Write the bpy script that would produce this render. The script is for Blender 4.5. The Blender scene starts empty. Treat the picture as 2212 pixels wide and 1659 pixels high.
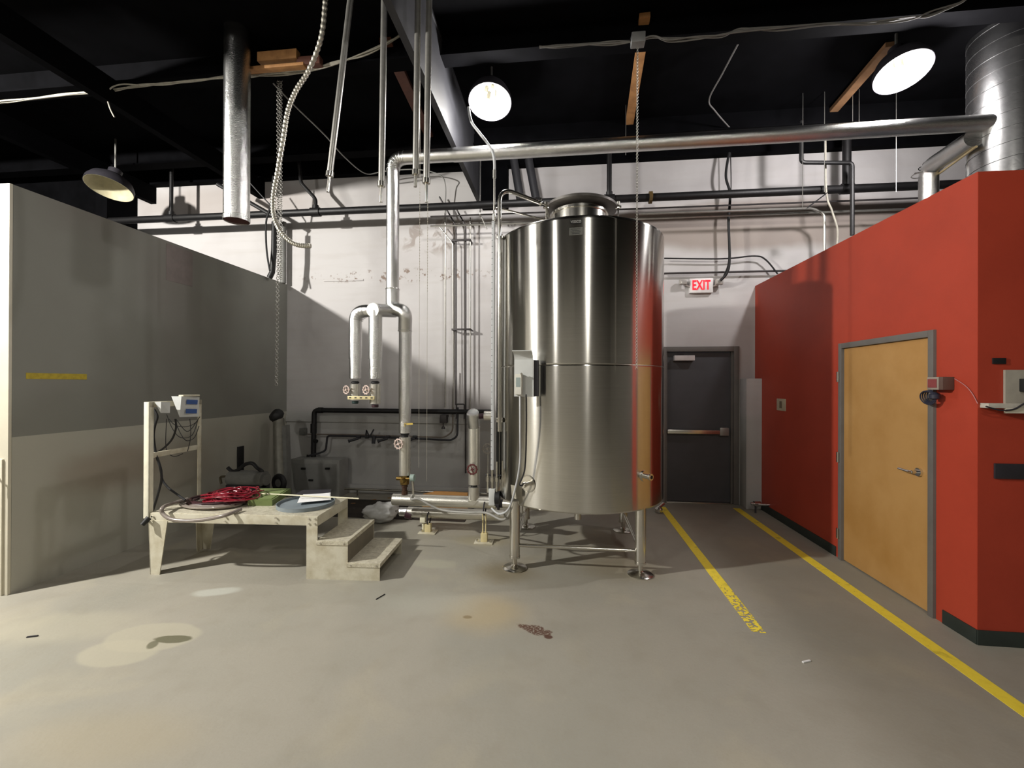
import bpy, bmesh, math, random
from mathutils import Vector, Matrix
random.seed(7)
SC = bpy.context.scene
COL = SC.collection
pi = math.pi

# ------------------------------------------------------------------ camera
F, YAW, PIT, ROL = 948.1, .11445, .00191, .00374
CXP, CYP, CAMH = 1106.0, 829.5, 1.70
f0 = Vector((-math.sin(YAW), math.cos(YAW), 0)); r0 = Vector((math.cos(YAW), math.sin(YAW), 0)); u0 = Vector((0, 0, 1))
fw = f0*math.cos(PIT)+u0*math.sin(PIT); up = -f0*math.sin(PIT)+u0*math.cos(PIT)
rt = r0*math.cos(ROL)+up*math.sin(ROL); up = -r0*math.sin(ROL)+up*math.cos(ROL)
CP = Vector((0, 0, CAMH))
cam = bpy.data.cameras.new('camera'); cam.sensor_width = 36; cam.sensor_fit = 'HORIZONTAL'
cam.lens = F/2212*36; cam.clip_start = .05; cam.clip_end = 100
co = bpy.data.objects.new('camera', cam); COL.objects.link(co)
co.matrix_world = Matrix(((rt.x, up.x, -fw.x, 0), (rt.y, up.y, -fw.y, 0), (rt.z, up.z, -fw.z, CAMH), (0, 0, 0, 1)))
SC.camera = co

def P(x, y, ax, val):
    """point where the sight line of a photo pixel meets the plane X/Y/Z = val (used to measure the place)"""
    d = rt*((x-CXP)/F)+up*(-(y-CYP)/F)+fw
    i = 'XYZ'.index(ax)
    return CP+d*((val-CP[i])/d[i])

# ------------------------------------------------------------------ world / exposure
w = bpy.data.worlds.new('world'); SC.world = w; w.use_nodes = True
w.node_tree.nodes['Background'].inputs[0].default_value = (.02, .02, .022, 1)
w.node_tree.nodes['Background'].inputs[1].default_value = 1
SC.view_settings.view_transform = 'Standard'; SC.view_settings.look = 'None'
SC.view_settings.gamma = 1; SC.view_settings.use_curve_mapping = False
SC.view_settings.exposure = 0.0

# lamps: name, location of the reflector rim centre, watts, colour, label, lit
LAMPS = [
 ((-.79, 4.68, 4.75), 90, (1, .97, .95), 'lit white dome high bay lamp above the steel tank', True),
 ((3.28, 4.67, 4.75), 170, (1, .96, .96), 'lit white dome high bay lamp above the red walled room', True),
 ((-6.37, 5.5, 4.45), 0, (1, 1, 1), 'unlit cream dome lamp above the grey walled room', False),
 ((-6.6, .9, 4.75), 2250, (1, .97, .91), 'lit dome high bay lamp before the grey room, left of the frame', True),
 ((-4.0, -2.3, 4.75), 230, (1, .96, .9), 'lit dome high bay lamp behind the camera on the left', True),
 ((1.0, -.9, 4.75), 130, (1, .96, .88), 'lit dome high bay lamp behind the camera', True),
 ((1.8, -5.0, 4.75), 120, (1, .96, .88), 'lit dome high bay lamp far behind the camera', True),
]
for i, (p, wt, c, l, on) in enumerate(LAMPS):
    if not on: continue
    ld = bpy.data.lights.new('lamp_light', 'POINT'); ld.energy = wt; ld.color = c; ld.shadow_soft_size = .1
    lo = bpy.data.objects.new('lamp_light', ld); COL.objects.link(lo); lo.location = (p[0], p[1], p[2]-.2)

# ------------------------------------------------------------------ materials
MATS = {}
def nodes(name):
    m = bpy.data.materials.new(name); m.use_nodes = True
    nt = m.node_tree; b = nt.nodes['Principled BSDF']
    return m, nt, b
def N(nt, t, **kw):
    n = nt.nodes.new(t)
    for k, v in kw.items():
        if k in n.inputs: n.inputs[k].default_value = v
        else: setattr(n, k, v)
    return n
def L(nt, a, b): nt.links.new(a, b)
def s2l(c):
    return tuple(((v/255)/12.92 if v/255 < .04045 else ((v/255+.055)/1.055)**2.4) for v in c)+(1,)
def mat(name, rgb, rough=.6, metal=0, var=.12, scale=6, bump=0, bscale=60, aniso=0, emit=None, es=0, spec=.5, coat=0, alt=None, detail=5):
    if name in MATS: return MATS[name]
    m, nt, b = nodes(name)
    c = s2l(rgb)
    tc = N(nt, 'ShaderNodeTexCoord')
    no = N(nt, 'ShaderNodeTexNoise', Scale=scale, Detail=detail, Roughness=.6); L(nt, tc.outputs['Object'], no.inputs['Vector'])
    mx = N(nt, 'ShaderNodeMix', data_type='RGBA')
    d = s2l(alt) if alt else tuple(x*(1-var*2) for x in c[:3])+(1,)
    mx.inputs['A'].default_value = c; mx.inputs['B'].default_value = d
    mr = N(nt, 'ShaderNodeMapRange'); mr.inputs['From Min'].default_value = .4; mr.inputs['From Max'].default_value = .72
    L(nt, no.outputs['Fac'], mr.inputs['Value']); L(nt, mr.outputs['Result'], mx.inputs['Factor'])
    L(nt, mx.outputs['Result'], b.inputs['Base Color'])
    b.inputs['Roughness'].default_value = rough; b.inputs['Metallic'].default_value = metal
    b.inputs['Specular IOR Level'].default_value = spec
    b.inputs['Anisotropic'].default_value = aniso
    b.inputs['Coat Weight'].default_value = coat
    if bump:
        n2 = N(nt, 'ShaderNodeTexNoise', Scale=bscale, Detail=3); L(nt, tc.outputs['Object'], n2.inputs['Vector'])
        bp = N(nt, 'ShaderNodeBump', Strength=bump, Distance=.01); L(nt, n2.outputs['Fac'], bp.inputs['Height']); L(nt, bp.outputs['Normal'], b.inputs['Normal'])
    if emit:
        b.inputs['Emission Color'].default_value = s2l(emit); b.inputs['Emission Strength'].default_value = es
    MATS[name] = m
    return m

def blob(nt, pos, cx, cy, rx, ry, rot=0, soft=.25, wob=.35, wscale=3, ax=(0, 1)):
    """soft edged patch mask on a surface, placed in world metres"""
    sep = N(nt, 'ShaderNodeSeparateXYZ'); L(nt, pos, sep.inputs[0])
    no = N(nt, 'ShaderNodeTexNoise', Scale=wscale, Detail=4); L(nt, pos, no.inputs['Vector'])
    a = N(nt, 'ShaderNodeMath', operation='SUBTRACT'); L(nt, sep.outputs[ax[0]], a.inputs[0]); a.inputs[1].default_value = cx
    b = N(nt, 'ShaderNodeMath', operation='SUBTRACT'); L(nt, sep.outputs[ax[1]], b.inputs[0]); b.inputs[1].default_value = cy
    cb = N(nt, 'ShaderNodeCombineXYZ'); L(nt, a.outputs[0], cb.inputs[0]); L(nt, b.outputs[0], cb.inputs[1])
    vr = N(nt, 'ShaderNodeVectorRotate', rotation_type='Z_AXIS'); L(nt, cb.outputs[0], vr.inputs['Vector']); vr.inputs['Angle'].default_value = -rot
    ml = N(nt, 'ShaderNodeVectorMath', operation='MULTIPLY'); L(nt, vr.outputs[0], ml.inputs[0]); ml.inputs[1].default_value = (1/rx, 1/ry, 0)
    ln = N(nt, 'ShaderNodeVectorMath', operation='LENGTH'); L(nt, ml.outputs[0], ln.inputs[0])
    ad = N(nt, 'ShaderNodeMath', operation='MULTIPLY_ADD'); L(nt, no.outputs['Fac'], ad.inputs[0]); ad.inputs[1].default_value = wob*2; L(nt, ln.outputs['Value'], ad.inputs[2])
    mr = N(nt, 'ShaderNodeMapRange', interpolation_type='SMOOTHSTEP'); L(nt, ad.outputs[0], mr.inputs['Value'])
    mr.inputs['From Min'].default_value = 1+wob-soft; mr.inputs['From Max'].default_value = 1+wob+soft
    mr.inputs['To Min'].default_value = 1; mr.inputs['To Max'].default_value = 0
    return mr.outputs['Result']
def mixc(nt, fac, base, rgb, amt=1.0):
    mx = N(nt, 'ShaderNodeMix', data_type='RGBA')
    if amt != 1:
        m = N(nt, 'ShaderNodeMath', operation='MULTIPLY'); L(nt, fac, m.inputs[0]); m.inputs[1].default_value = amt; fac = m.outputs[0]
    L(nt, fac, mx.inputs['Factor']); L(nt, base, mx.inputs['A'])
    mx.inputs['B'].default_value = s2l(rgb)
    return mx.outputs['Result']
def ramp(nt, val, lo, hi):
    mr = N(nt, 'ShaderNodeMapRange'); L(nt, val, mr.inputs['Value']); mr.inputs['From Min'].default_value = lo; mr.inputs['From Max'].default_value = hi
    return mr.outputs['Result']
def noise(nt, pos, scale, detail=5, dist=0):
    n = N(nt, 'ShaderNodeTexNoise', Scale=scale, Detail=detail, Distortion=dist); L(nt, pos, n.inputs['Vector']); return n.outputs['Fac']
def rgbnode(nt, rgb):
    r = N(nt, 'ShaderNodeRGB'); r.outputs[0].default_value = s2l(rgb); return r.outputs[0]

def floor_mat():
    m, nt, b = nodes('sealed_concrete')
    geo = N(nt, 'ShaderNodeNewGeometry'); pos = geo.outputs['Position']
    c = rgbnode(nt, (156, 151, 139))
    c = mixc(nt, ramp(nt, noise(nt, pos, .7, 4, .4), .42, .62), c, (146, 143, 132))
    c = mixc(nt, ramp(nt, noise(nt, pos, 1.6, 5, .6), .55, .75), c, (168, 160, 140), .6)
    c = mixc(nt, ramp(nt, noise(nt, pos, 5, 6), .5, .8), c, (138, 132, 117), .4)
    c = mixc(nt, ramp(nt, noise(nt, pos, 90, 2), .45, .75), c, (145, 138, 120), .25)
    for (px, py, rx, ry, rot, col, am, soft, wob) in [
        (330, 1375, .30, .17, .1, (172, 166, 147), .65, .08, .12), (255, 1410, .24, .14, .0, (172, 166, 147), .65, .1, .12),
        (120, 1355, .55, .2, .2, (168, 162, 144), .5, .4, .3), (370, 1380, .13, .045, .1, (92, 90, 68), .9, .12, .5),
        (330, 1392, .05, .03, -.9, (92, 90, 68), .8, .2, .4),
        (1045, 1322, .28, .24, 0, (172, 155, 120), .6, .6, .2), (930, 1300, .35, .2, 0, (164, 162, 150), .5, .6, .3),
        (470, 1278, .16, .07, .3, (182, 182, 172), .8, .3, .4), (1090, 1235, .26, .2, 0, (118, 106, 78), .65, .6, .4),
        (1010, 1333, .03, .02, 0, (125, 110, 80), .8, .3, .4), (225, 1600, .4, .18, .1, (162, 150, 124), .4, .6, .3),
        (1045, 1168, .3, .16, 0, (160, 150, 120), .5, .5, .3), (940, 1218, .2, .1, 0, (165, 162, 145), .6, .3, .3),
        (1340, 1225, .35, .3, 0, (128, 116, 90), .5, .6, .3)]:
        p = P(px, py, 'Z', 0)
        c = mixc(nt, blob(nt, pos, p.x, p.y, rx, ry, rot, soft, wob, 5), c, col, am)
    # rusty brown stain, broken up by fine noise
    p = P(1155, 1360, 'Z', 0)
    mk = blob(nt, pos, p.x, p.y, .125, .05, -.33, .15, .75, 14)
    p2 = P(1185, 1376, 'Z', 0); mk2 = blob(nt, pos, p2.x, p2.y, .03, .022, 0, .2, .4, 20)
    sp_ = ramp(nt, noise(nt, pos, 70, 6), .36, .5); m1 = N(nt, 'ShaderNodeMath', operation='MULTIPLY'); L(nt, mk, m1.inputs[0]); L(nt, sp_, m1.inputs[1]); mk = m1.outputs[0]
    c = mixc(nt, mk, c, (86, 56, 42), .95); c = mixc(nt, mk2, c, (80, 50, 38), .95)
    L(nt, c, b.inputs['Base Color'])
    rr = N(nt, 'ShaderNodeMapRange'); L(nt, noise(nt, pos, 2.2, 5), rr.inputs['Value']); rr.inputs['To Min'].default_value = .42; rr.inputs['To Max'].default_value = .7
    L(nt, rr.outputs['Result'], b.inputs['Roughness']); b.inputs['Specular IOR Level'].default_value = .35
    bp = N(nt, 'ShaderNodeBump', Strength=.12, Distance=.01); L(nt, noise(nt, pos, 30, 5), bp.inputs['Height']); L(nt, bp.outputs['Normal'], b.inputs['Normal'])
    return m

def left_wall_mat():
    m, nt, b = nodes('grey_banded_paint')
    geo = N(nt, 'ShaderNodeNewGeometry'); pos = geo.outputs['Position']
    sep = N(nt, 'ShaderNodeSeparateXYZ'); L(nt, pos, sep.inputs[0])
    st = N(nt, 'ShaderNodeMath', operation='LESS_THAN'); L(nt, sep.outputs[2], st.inputs[0]); st.inputs[1].default_value = 1.262
    c = rgbnode(nt, (134, 134, 127))
    c = mixc(nt, ramp(nt, noise(nt, pos, .8, 3), .45, .7), c, (126, 123, 117))
    lo = rgbnode(nt, (176, 174, 162))
    mx = N(nt, 'ShaderNodeMix', data_type='RGBA'); L(nt, st.outputs[0], mx.inputs['Factor']); L(nt, c, mx.inputs['A']); L(nt, lo, mx.inputs['B'])
    c = mx.outputs['Result']
    for (px, py, ry, rz, col, am) in [(255, 1010, .45, .22, (150, 138, 124), .7), (380, 1010, .5, .3, (150, 140, 124), .5)]:
        p = P(px, py, 'X', -4.406)
        c = mixc(nt, blob(nt, pos, p.y, p.z, ry, rz, 0, .5, .4, 2.5, ax=(1, 2)), c, col, am)
    L(nt, c, b.inputs['Base Color']); b.inputs['Roughness'].default_value = .9; b.inputs['Specular IOR Level'].default_value = .2
    bp = N(nt, 'ShaderNodeBump', Strength=.08, Distance=.01); L(nt, noise(nt, pos, 25, 4), bp.inputs['Height']); L(nt, bp.outputs['Normal'], b.inputs['Normal'])
    return m

def back_wall_mat():
    m, nt, b = nodes('painted_block_wall')
    geo = N(nt, 'ShaderNodeNewGeometry'); pos = geo.outputs['Position']
    sep = N(nt, 'ShaderNodeSeparateXYZ'); L(nt, pos, sep.inputs[0])
    c = rgbnode(nt, (190, 187, 186))
    c = mixc(nt, ramp(nt, noise(nt, pos, .9, 4, .5), .45, .7), c, (176, 172, 171))
    # lower part is greyer
    lo = ramp(nt, sep.outputs[2], 2.2, 1.0); mr = N(nt, 'ShaderNodeMapRange'); L(nt, sep.outputs[2], mr.inputs['Value'])
    mr.inputs['From Min'].default_value = 1.32; mr.inputs['From Max'].default_value = 1.22
    c = mixc(nt, mr.outputs['Result'], c, (166, 166, 163), .8)
    # streaky dust under the pipes
    mp = N(nt, 'ShaderNodeMapping'); mp.inputs['Scale'].default_value = (.6, .6, 5); L(nt, pos, mp.inputs['Vector'])
    c = mixc(nt, ramp(nt, noise(nt, mp.outputs[0], 2, 5), .5, .75), c, (172, 166, 161), .3)
    # scuffed flakes along the ledge line
    hb = blob(nt, pos, -2.6, 3.4, 1.4, .10, 0, .3, .2, 2, ax=(0, 2))
    fl = ramp(nt, noise(nt, pos, 16, 5), .57, .63); mm = N(nt, 'ShaderNodeMath', operation='MULTIPLY'); L(nt, hb, mm.inputs[0]); L(nt, fl, mm.inputs[1])
    c = mixc(nt, mm.outputs[0], c, (120, 100, 86), .9)
    hb = blob(nt, pos, -1.9, 4.0, .75, .28, 0, .4, .3, 2, ax=(0, 2))
    fl = ramp(nt, noise(nt, pos, 5, 6, 1), .5, .6); mm = N(nt, 'ShaderNodeMath', operation='MULTIPLY'); L(nt, hb, mm.inputs[0]); L(nt, fl, mm.inputs[1])
    c = mixc(nt, mm.outputs[0], c, (128, 112, 100), .6)
    c = mixc(nt, blob(nt, pos, 2.9, 4.0, 2.4, .36, 0, .25, .2, 1.5, ax=(0, 2)), c, (138, 126, 117), .85)  # broad brown-grey band: the ceiling pipe's shadow painted into the wall colour
    c = mixc(nt, blob(nt, pos, -5.4, 4.65, 1.6, .3, 0, .4, .4, 1.5, ax=(0, 2)), c, (158, 148, 142), .6)
    L(nt, c, b.inputs['Base Color']); b.inputs['Roughness'].default_value = .7
    # painted-over block joints: fine relief
    cb = N(nt, 'ShaderNodeCombineXYZ'); L(nt, sep.outputs[0], cb.inputs[0]); L(nt, sep.outputs[2], cb.inputs[1])
    br = N(nt, 'ShaderNodeTexBrick', Scale=1); br.offset = .5
    br.inputs['Brick Width'].default_value = .61; br.inputs['Row Height'].default_value = .405; br.inputs['Mortar Size'].default_value = .008; br.inputs['Mortar Smooth'].default_value = .3
    L(nt, cb.outputs[0], br.inputs['Vector'])
    ad = N(nt, 'ShaderNodeMath', operation='MULTIPLY_ADD'); L(nt, br.outputs['Fac'], ad.inputs[0]); ad.inputs[1].default_value = 0; L(nt, noise(nt, pos, 12, 5), ad.inputs[2])
    bp = N(nt, 'ShaderNodeBump', Strength=.12, Distance=.012); L(nt, ad.outputs[0], bp.inputs['Height']); L(nt, bp.outputs['Normal'], b.inputs['Normal'])
    return m

ANISO_ROT = .25
def tank_mat():
    m, nt, b = nodes('brushed_stainless')
    geo = N(nt, 'ShaderNodeNewGeometry'); pos = geo.outputs['Position']
    mp = N(nt, 'ShaderNodeMapping'); mp.inputs['Scale'].default_value = (1, 1, 90); L(nt, pos, mp.inputs['Vector'])
    n = noise(nt, mp.outputs[0], 3, 4)
    rr = N(nt, 'ShaderNodeMapRange'); L(nt, n, rr.inputs['Value']); rr.inputs['To Min'].default_value = .15; rr.inputs['To Max'].default_value = .21
    L(nt, rr.outputs['Result'], b.inputs['Roughness'])
    c = rgbnode(nt, (208, 206, 200)); c = mixc(nt, ramp(nt, n, .4, .8), c, (192, 189, 182), .5)
    L(nt, c, b.inputs['Base Color']); b.inputs['Metallic'].default_value = 1
    b.inputs['Anisotropic'].default_value = .93
    tg = N(nt, 'ShaderNodeTangent', direction_type='RADIAL', axis='Z'); L(nt, tg.outputs[0], b.inputs['Tangent'])
    b.inputs['Anisotropic Rotation'].default_value = ANISO_ROT
    return m


def stripe_mat():
    m, nt, b = nodes('worn_yellow_paint')
    geo = N(nt, 'ShaderNodeNewGeometry'); pos = geo.outputs['Position']
    c = rgbnode(nt, (246, 222, 70)); c = mixc(nt, ramp(nt, noise(nt, pos, 25, 5), .5, .75), c, (226, 200, 56), .6)
    c = mixc(nt, ramp(nt, noise(nt, pos, 7, 5), .6, .7), c, (150, 132, 50), .5)
    L(nt, c, b.inputs['Base Color']); b.inputs['Roughness'].default_value = .6
    sep = N(nt, 'ShaderNodeSeparateXYZ'); L(nt, pos, sep.inputs[0])
    # wears away towards the near end of the left stripe
    wy = N(nt, 'ShaderNodeMapRange'); L(nt, sep.outputs[1], wy.inputs['Value']); wy.inputs['From Min'].default_value = 3.5; wy.inputs['From Max'].default_value = 4.3
    wy.inputs['To Min'].default_value = .5; wy.inputs['To Max'].default_value = .30
    wx = N(nt, 'ShaderNodeMath', operation='GREATER_THAN'); L(nt, sep.outputs[0], wx.inputs[0]); wx.inputs[1].default_value = 1.9
    wm = N(nt, 'ShaderNodeMix'); L(nt, wx.outputs[0], wm.inputs['Factor']); L(nt, wy.outputs['Result'], wm.inputs['A']); wm.inputs['B'].default_value = .3
    gt = N(nt, 'ShaderNodeMath', operation='GREATER_THAN'); L(nt, noise(nt, pos, 38, 5), gt.inputs[0]); L(nt, wm.outputs['Result'], gt.inputs[1])
    L(nt, gt.outputs[0], b.inputs['Alpha'])
    return m

def jacket_mat(name, rgb, rough):
    return mat(name, rgb, rough, 1, .06, 8, .35, 160)

GALV = jacket_mat('aluminium_jacket', (228, 228, 226), .22)
CREAMJ = mat('white_pvc_jacket', (224, 221, 211), .3, .85, .06, 10, .2, 120)
SS = mat('polished_stainless', (215, 212, 204), .2, 1, .04, 10)
CHROME = mat('chrome', (225, 225, 225), .12, 1, .03)
BLKPIPE = mat('black_iron', (24, 23, 24), .5, .2, .2, 12, .1)
BLACK = mat('black_rubber', (20, 20, 22), .55, 0, .1)
DARKCEIL = mat('black_painted_deck', (8, 8, 10), .9, 0, .25, 4, spec=.04)
DARKSTEEL = mat('dark_painted_steel', (46, 46, 50), .6, .1, .2, 4)
GREYPAINT = mat('dark_grey_door_paint', (70, 71, 75), .55, 0, .06, 5)
FRAMEP = mat('grey_frame_paint', (104, 100, 96), .5, 0, .08, 5)
WHITEP = mat('warm_white_paint', (206, 200, 182), .6, 0, .06, 3, .05)
RED = mat('red_wall_paint', (170, 62, 42), .5, 0, .06, 2, .05, 200, spec=.35)
WOODD = mat('birch_veneer', (180, 138, 82), .45, 0, .0, 1.6, 0, alt=(164, 120, 62))
BASEB = mat('green_black_vinyl', (38, 46, 42), .5, 0, .15)
CREAM = mat('cream_powder_coat', (206, 201, 182), .45, .1, .08, 9, .08, alt=(180, 171, 146))
DIAM = mat('cream_diamond_plate', (214, 208, 188), .4, .3, .08, 30, .5, 130, alt=(178, 170, 148))
BOXG = mat('pale_grey_enamel', (200, 202, 200), .4, 0, .05)
BLUELBL = mat('blue_label_print', (60, 90, 150), .5, 0, .05)
WIRE = mat('dark_cable', (42, 42, 44), .5, 0, .1)
WIREG = mat('grey_cable', (158, 158, 155), .5, 0, .1)
WIREW = mat('dusty_white_cable', (170, 165, 152), .6, 0, .15, 20)
HOSEG = mat('grey_clear_hose', (134, 124, 116), .3, 0, .1, 20, coat=.4)
HOSER = mat('red_hose', (138, 26, 44), .25, 0, .15, 15, coat=.6)
GREEN = mat('olive_green_plastic', (98, 112, 62), .5, 0, .1, 20)
LIDG = mat('blue_grey_plastic', (124, 134, 140), .45, 0, .12, 10)
PAPER = mat('white_paper', (235, 235, 235), .6, 0, .02)
TAN = mat('raw_tan_timber', (176, 128, 78), .7, 0, .15, 8, alt=(140, 96, 56))
BROWN = mat('red_brown_timber', (98, 58, 44), .7, 0, .15, 8)
BRASS = mat('aged_brass', (150, 124, 72), .35, 1, .15, 30)
YTAG = mat('yellow_tag_plastic', (206, 178, 84), .5)
YSTRUT = mat('cream_strut_metal', (222, 208, 160), .4, .2)
WHEELW = mat('pale_pink_handwheel', (206, 186, 176), .45)
WHEELR = mat('dark_red_handwheel', (86, 36, 36), .45)
PLUM = mat('dark_plum_flange', (60, 34, 42), .5, .2)
TEALD = mat('dark_teal_flange', (34, 54, 54), .5, .2)
CONDUIT = mat('galvanised_conduit', (176, 174, 168), .35, .85, .1, 20)
PVCG = mat('pale_grey_conduit', (190, 192, 194), .5, 0, .06)
BAGW = mat('translucent_white_plastic_bag', (200, 200, 198), .35, 0, .08, 8, coat=.3)
CARD = mat('brown_cardboard', (156, 112, 60), .8, 0, .1)
LAMPI = mat('white_enamel_reflector', (236, 236, 230), .35, 0, .02)
LAMPOFF = mat('dusty_cream_reflector', (190, 182, 150), .6, 0, .1, 12)
BULB = mat('lit_bulb', (255, 255, 250), .4, 0, 0, emit=(255, 252, 244), es=9)
SOCK = mat('cream_socket', (74, 70, 56), .7)
EXITW = mat('exit_white_housing', (226, 222, 220), .45)
EXITR = mat('exit_red_letter', (200, 10, 30), .4, emit=(255, 16, 44), es=1.0)
EMH = mat('emergency_head_plastic', (166, 160, 154), .4)
DARKBOX = mat('dark_grey_plastic', (44, 42, 48), .5)
CORNERG = mat('dull_galvanised_sheet', (128, 126, 116), .5, .4, .15, 12)
EQG = mat('grey_equipment_paint', (120, 120, 116), .6, 0, .15, 6)
SHADED = mat('painted_floor_shade', (46, 38, 30), .9, 0, .3, 6)  # dark brown that stands for floor in shadow
PLATEM = mat('etched_plate', (110, 110, 104), .4, .6, .2, 120)
WHITETXT = mat('white_lettering', (230, 230, 226), .5)
REDDUCT = mat('red_brown_inner', (70, 28, 24), .6)

# ------------------------------------------------------------------ mesh builder
INV = {}
class MB:
    def __init__(s): s.bm = bmesh.new(); s.M = Matrix.Identity(4)
    def _add(s, vs, fs):
        bv = [s.bm.verts.new(s.M @ Vector(v)) for v in vs]
        for f in fs:
            try: s.bm.faces.new([bv[i] for i in f])
            except ValueError: pass
        return bv
    def box(s, x0, x1, y0, y1, z0, z1, bev=0):
        vs = [(x, y, z) for x in (x0, x1) for y in (y0, y1) for z in (z0, z1)]
        bv = s._add(vs, [(0, 1, 3, 2), (4, 6, 7, 5), (0, 4, 5, 1), (2, 3, 7, 6), (0, 2, 6, 4), (1, 5, 7, 3)])
        if bev:
            es = list({e for v in bv for e in v.link_edges})
            bmesh.ops.bevel(s.bm, geom=es, offset=bev, segments=2, affect='EDGES', profile=.6)
        return s
    def slab(s, c, ex, ey, ez, bev=0):
        """oriented box: centre and three half-extent vectors"""
        c, ex, ey, ez = map(Vector, (c, ex, ey, ez))
        vs = [c+ex*a+ey*b+ez*d for a in (-1, 1) for b in (-1, 1) for d in (-1, 1)]
        bv = s._add(vs, [(0, 1, 3, 2), (4, 6, 7, 5), (0, 4, 5, 1), (2, 3, 7, 6), (0, 2, 6, 4), (1, 5, 7, 3)])
        if bev:
            es = list({e for v in bv for e in v.link_edges})
            bmesh.ops.bevel(s.bm, geom=es, offset=bev, segments=2, affect='EDGES')
        return s
    def cyl(s, a, b, r, r2=None, n=20, caps=True):
        a, b = Vector(a), Vector(b); r2 = r if r2 is None else r2
        d = (b-a).normalized(); q = d.to_track_quat('Z', 'Y'); ex = q @ Vector((1, 0, 0)); ey = q @ Vector((0, 1, 0))
        vs = [p+(ex*math.cos(t)+ey*math.sin(t))*rr for p, rr in ((a, r), (b, r2)) for t in [2*pi*i/n for i in range(n)]]
        fs = [(i, (i+1) % n, n+(i+1) % n, n+i) for i in range(n)]
        if caps: fs += [tuple(range(n-1, -1, -1)), tuple(range(n, 2*n))]
        s._add(vs, fs); return s
    def lathe(s, prof, c=(0, 0, 0), axis=(0, 0, 1), n=32, closed=False):
        """prof: (radius, height) pairs along the axis"""
        c = Vector(c); q = Vector(axis).normalized().to_track_quat('Z', 'Y')
        vs = []; fs = []
        for r, h in prof:
            for i in range(n):
                t = 2*pi*i/n; vs.append(c+q @ Vector((r*math.cos(t), r*math.sin(t), h)))
        m = len(prof)
        for k in range(m if closed else m-1):
            k2 = (k+1) % m
            for i in range(n):
                j = (i+1) % n; fs.append((k*n+i, k*n+j, k2*n+j, k2*n+i))
        bv = s._add(vs, fs)
        if not closed:
            for k in (0, m-1):
                if prof[k][0] > 1e-5:
                    try: s.bm.faces.new(bv[k*n:(k+1)*n])
                    except ValueError: pass
        return s
    def torus(s, c, axis, R, r, n=20, m=6, sx=1):
        c = Vector(c); q = Vector(axis).normalized().to_track_quat('Z', 'Y'); vs = []; fs = []
        for i in range(n):
            t = 2*pi*i/n
            for k in range(m):
                u = 2*pi*k/m; rr = R+r*math.cos(u)
                vs.append(c+q @ Vector((rr*math.cos(t)*sx, rr*math.sin(t), r*math.sin(u))))
        for i in range(n):
            for k in range(m): fs.append((i*m+k, ((i+1) % n)*m+k, ((i+1) % n)*m+(k+1) % m, i*m+(k+1) % m))
        s._add(vs, fs); return s
    def tube(s, pts, r, n=10, caps=True, rf=None):
        pts = [Vector(p) for p in pts]; m = len(pts)
        t0 = (pts[1]-pts[0]).normalized(); ref = Vector((0, 0, 1)) if abs(t0.z) < .9 else Vector((1, 0, 0))
        nx = t0.cross(ref).normalized(); vs = []; fs = []
        for i, p in enumerate(pts):
            t = (pts[min(i+1, m-1)]-pts[max(i-1, 0)])
            t = t.normalized() if t.length > 1e-9 else t0
            nx = (nx-t*nx.dot(t)).normalized(); ny = t.cross(nx)
            rr = rf(i) if rf else r
            for k in range(n):
                a = 2*pi*k/n; vs.append(p+(nx*math.cos(a)+ny*math.sin(a))*rr)
        for i in range(m-1):
            for k in range(n): fs.append((i*n+k, i*n+(k+1) % n, (i+1)*n+(k+1) % n, (i+1)*n+k))
        if caps: fs += [tuple(range(n-1, -1, -1)), tuple((m-1)*n+k for k in range(n))]
        s._add(vs, fs); return s
    def prism(s, poly, fn, a, b):
        """poly of 2D points, fn(u, v, w) -> 3D, swept from w=a to w=b"""
        n = len(poly); vs = [fn(u, v, a) for u, v in poly]+[fn(u, v, b) for u, v in poly]
        s._add(vs, [(i, (i+1) % n, n+(i+1) % n, n+i) for i in range(n)]+[tuple(range(n-1, -1, -1)), tuple(range(n, 2*n))]); return s
    def build(s, name, m, parent=None, smooth=35, label=None):
        bmesh.ops.recalc_face_normals(s.bm, faces=s.bm.faces)
        me = bpy.data.meshes.new(name)
        if parent is not None: s.bm.transform(INV[parent.name])
        s.bm.to_mesh(me); s.bm.free()
        if smooth:
            me.shade_smooth(); me.set_sharp_from_angle(angle=math.radians(smooth))
        me.materials.append(m)
        o = bpy.data.objects.new(name, me); COL.objects.link(o)
        INV[o.name] = Matrix.Identity(4)
        if parent is not None:
            o.parent = parent; INV[o.name] = INV[parent.name]
        if label: o['label'] = label
        return o
def arc(pts, r, seg=6):
    """round the corners of a polyline"""
    pts = [Vector(p) for p in pts]; out = [pts[0]]
    for i in range(1, len(pts)-1):
        a, b, c = pts[i-1], pts[i], pts[i+1]
        d1 = a-b; d2 = c-b; rr = min(r, d1.length*.48, d2.length*.48)
        p1 = b+d1.normalized()*rr; p2 = b+d2.normalized()*rr
        for k in range(seg+1):
            t = k/seg; out.append(p1*(1-t)**2+b*2*t*(1-t)+p2*t*t)
    out.append(pts[-1]); return out
def spline(pts, seg=6):
    pts = [Vector(p) for p in pts]; out = []
    for i in range(len(pts)-1):
        p0 = pts[max(i-1, 0)]; p1 = pts[i]; p2 = pts[i+1]; p3 = pts[min(i+2, len(pts)-1)]
        for k in range(seg):
            t = k/seg
            out.append(.5*((2*p1)+(p2-p0)*t+(2*p0-5*p1+4*p2-p3)*t*t+(-p0+3*p1-3*p2+p3)*t*t*t))
    out.append(pts[-1]); return out
def tag(o, label, cat, group=None):
    o['label'] = label; o['category'] = cat
    if group: o['group'] = group
    return o
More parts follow.
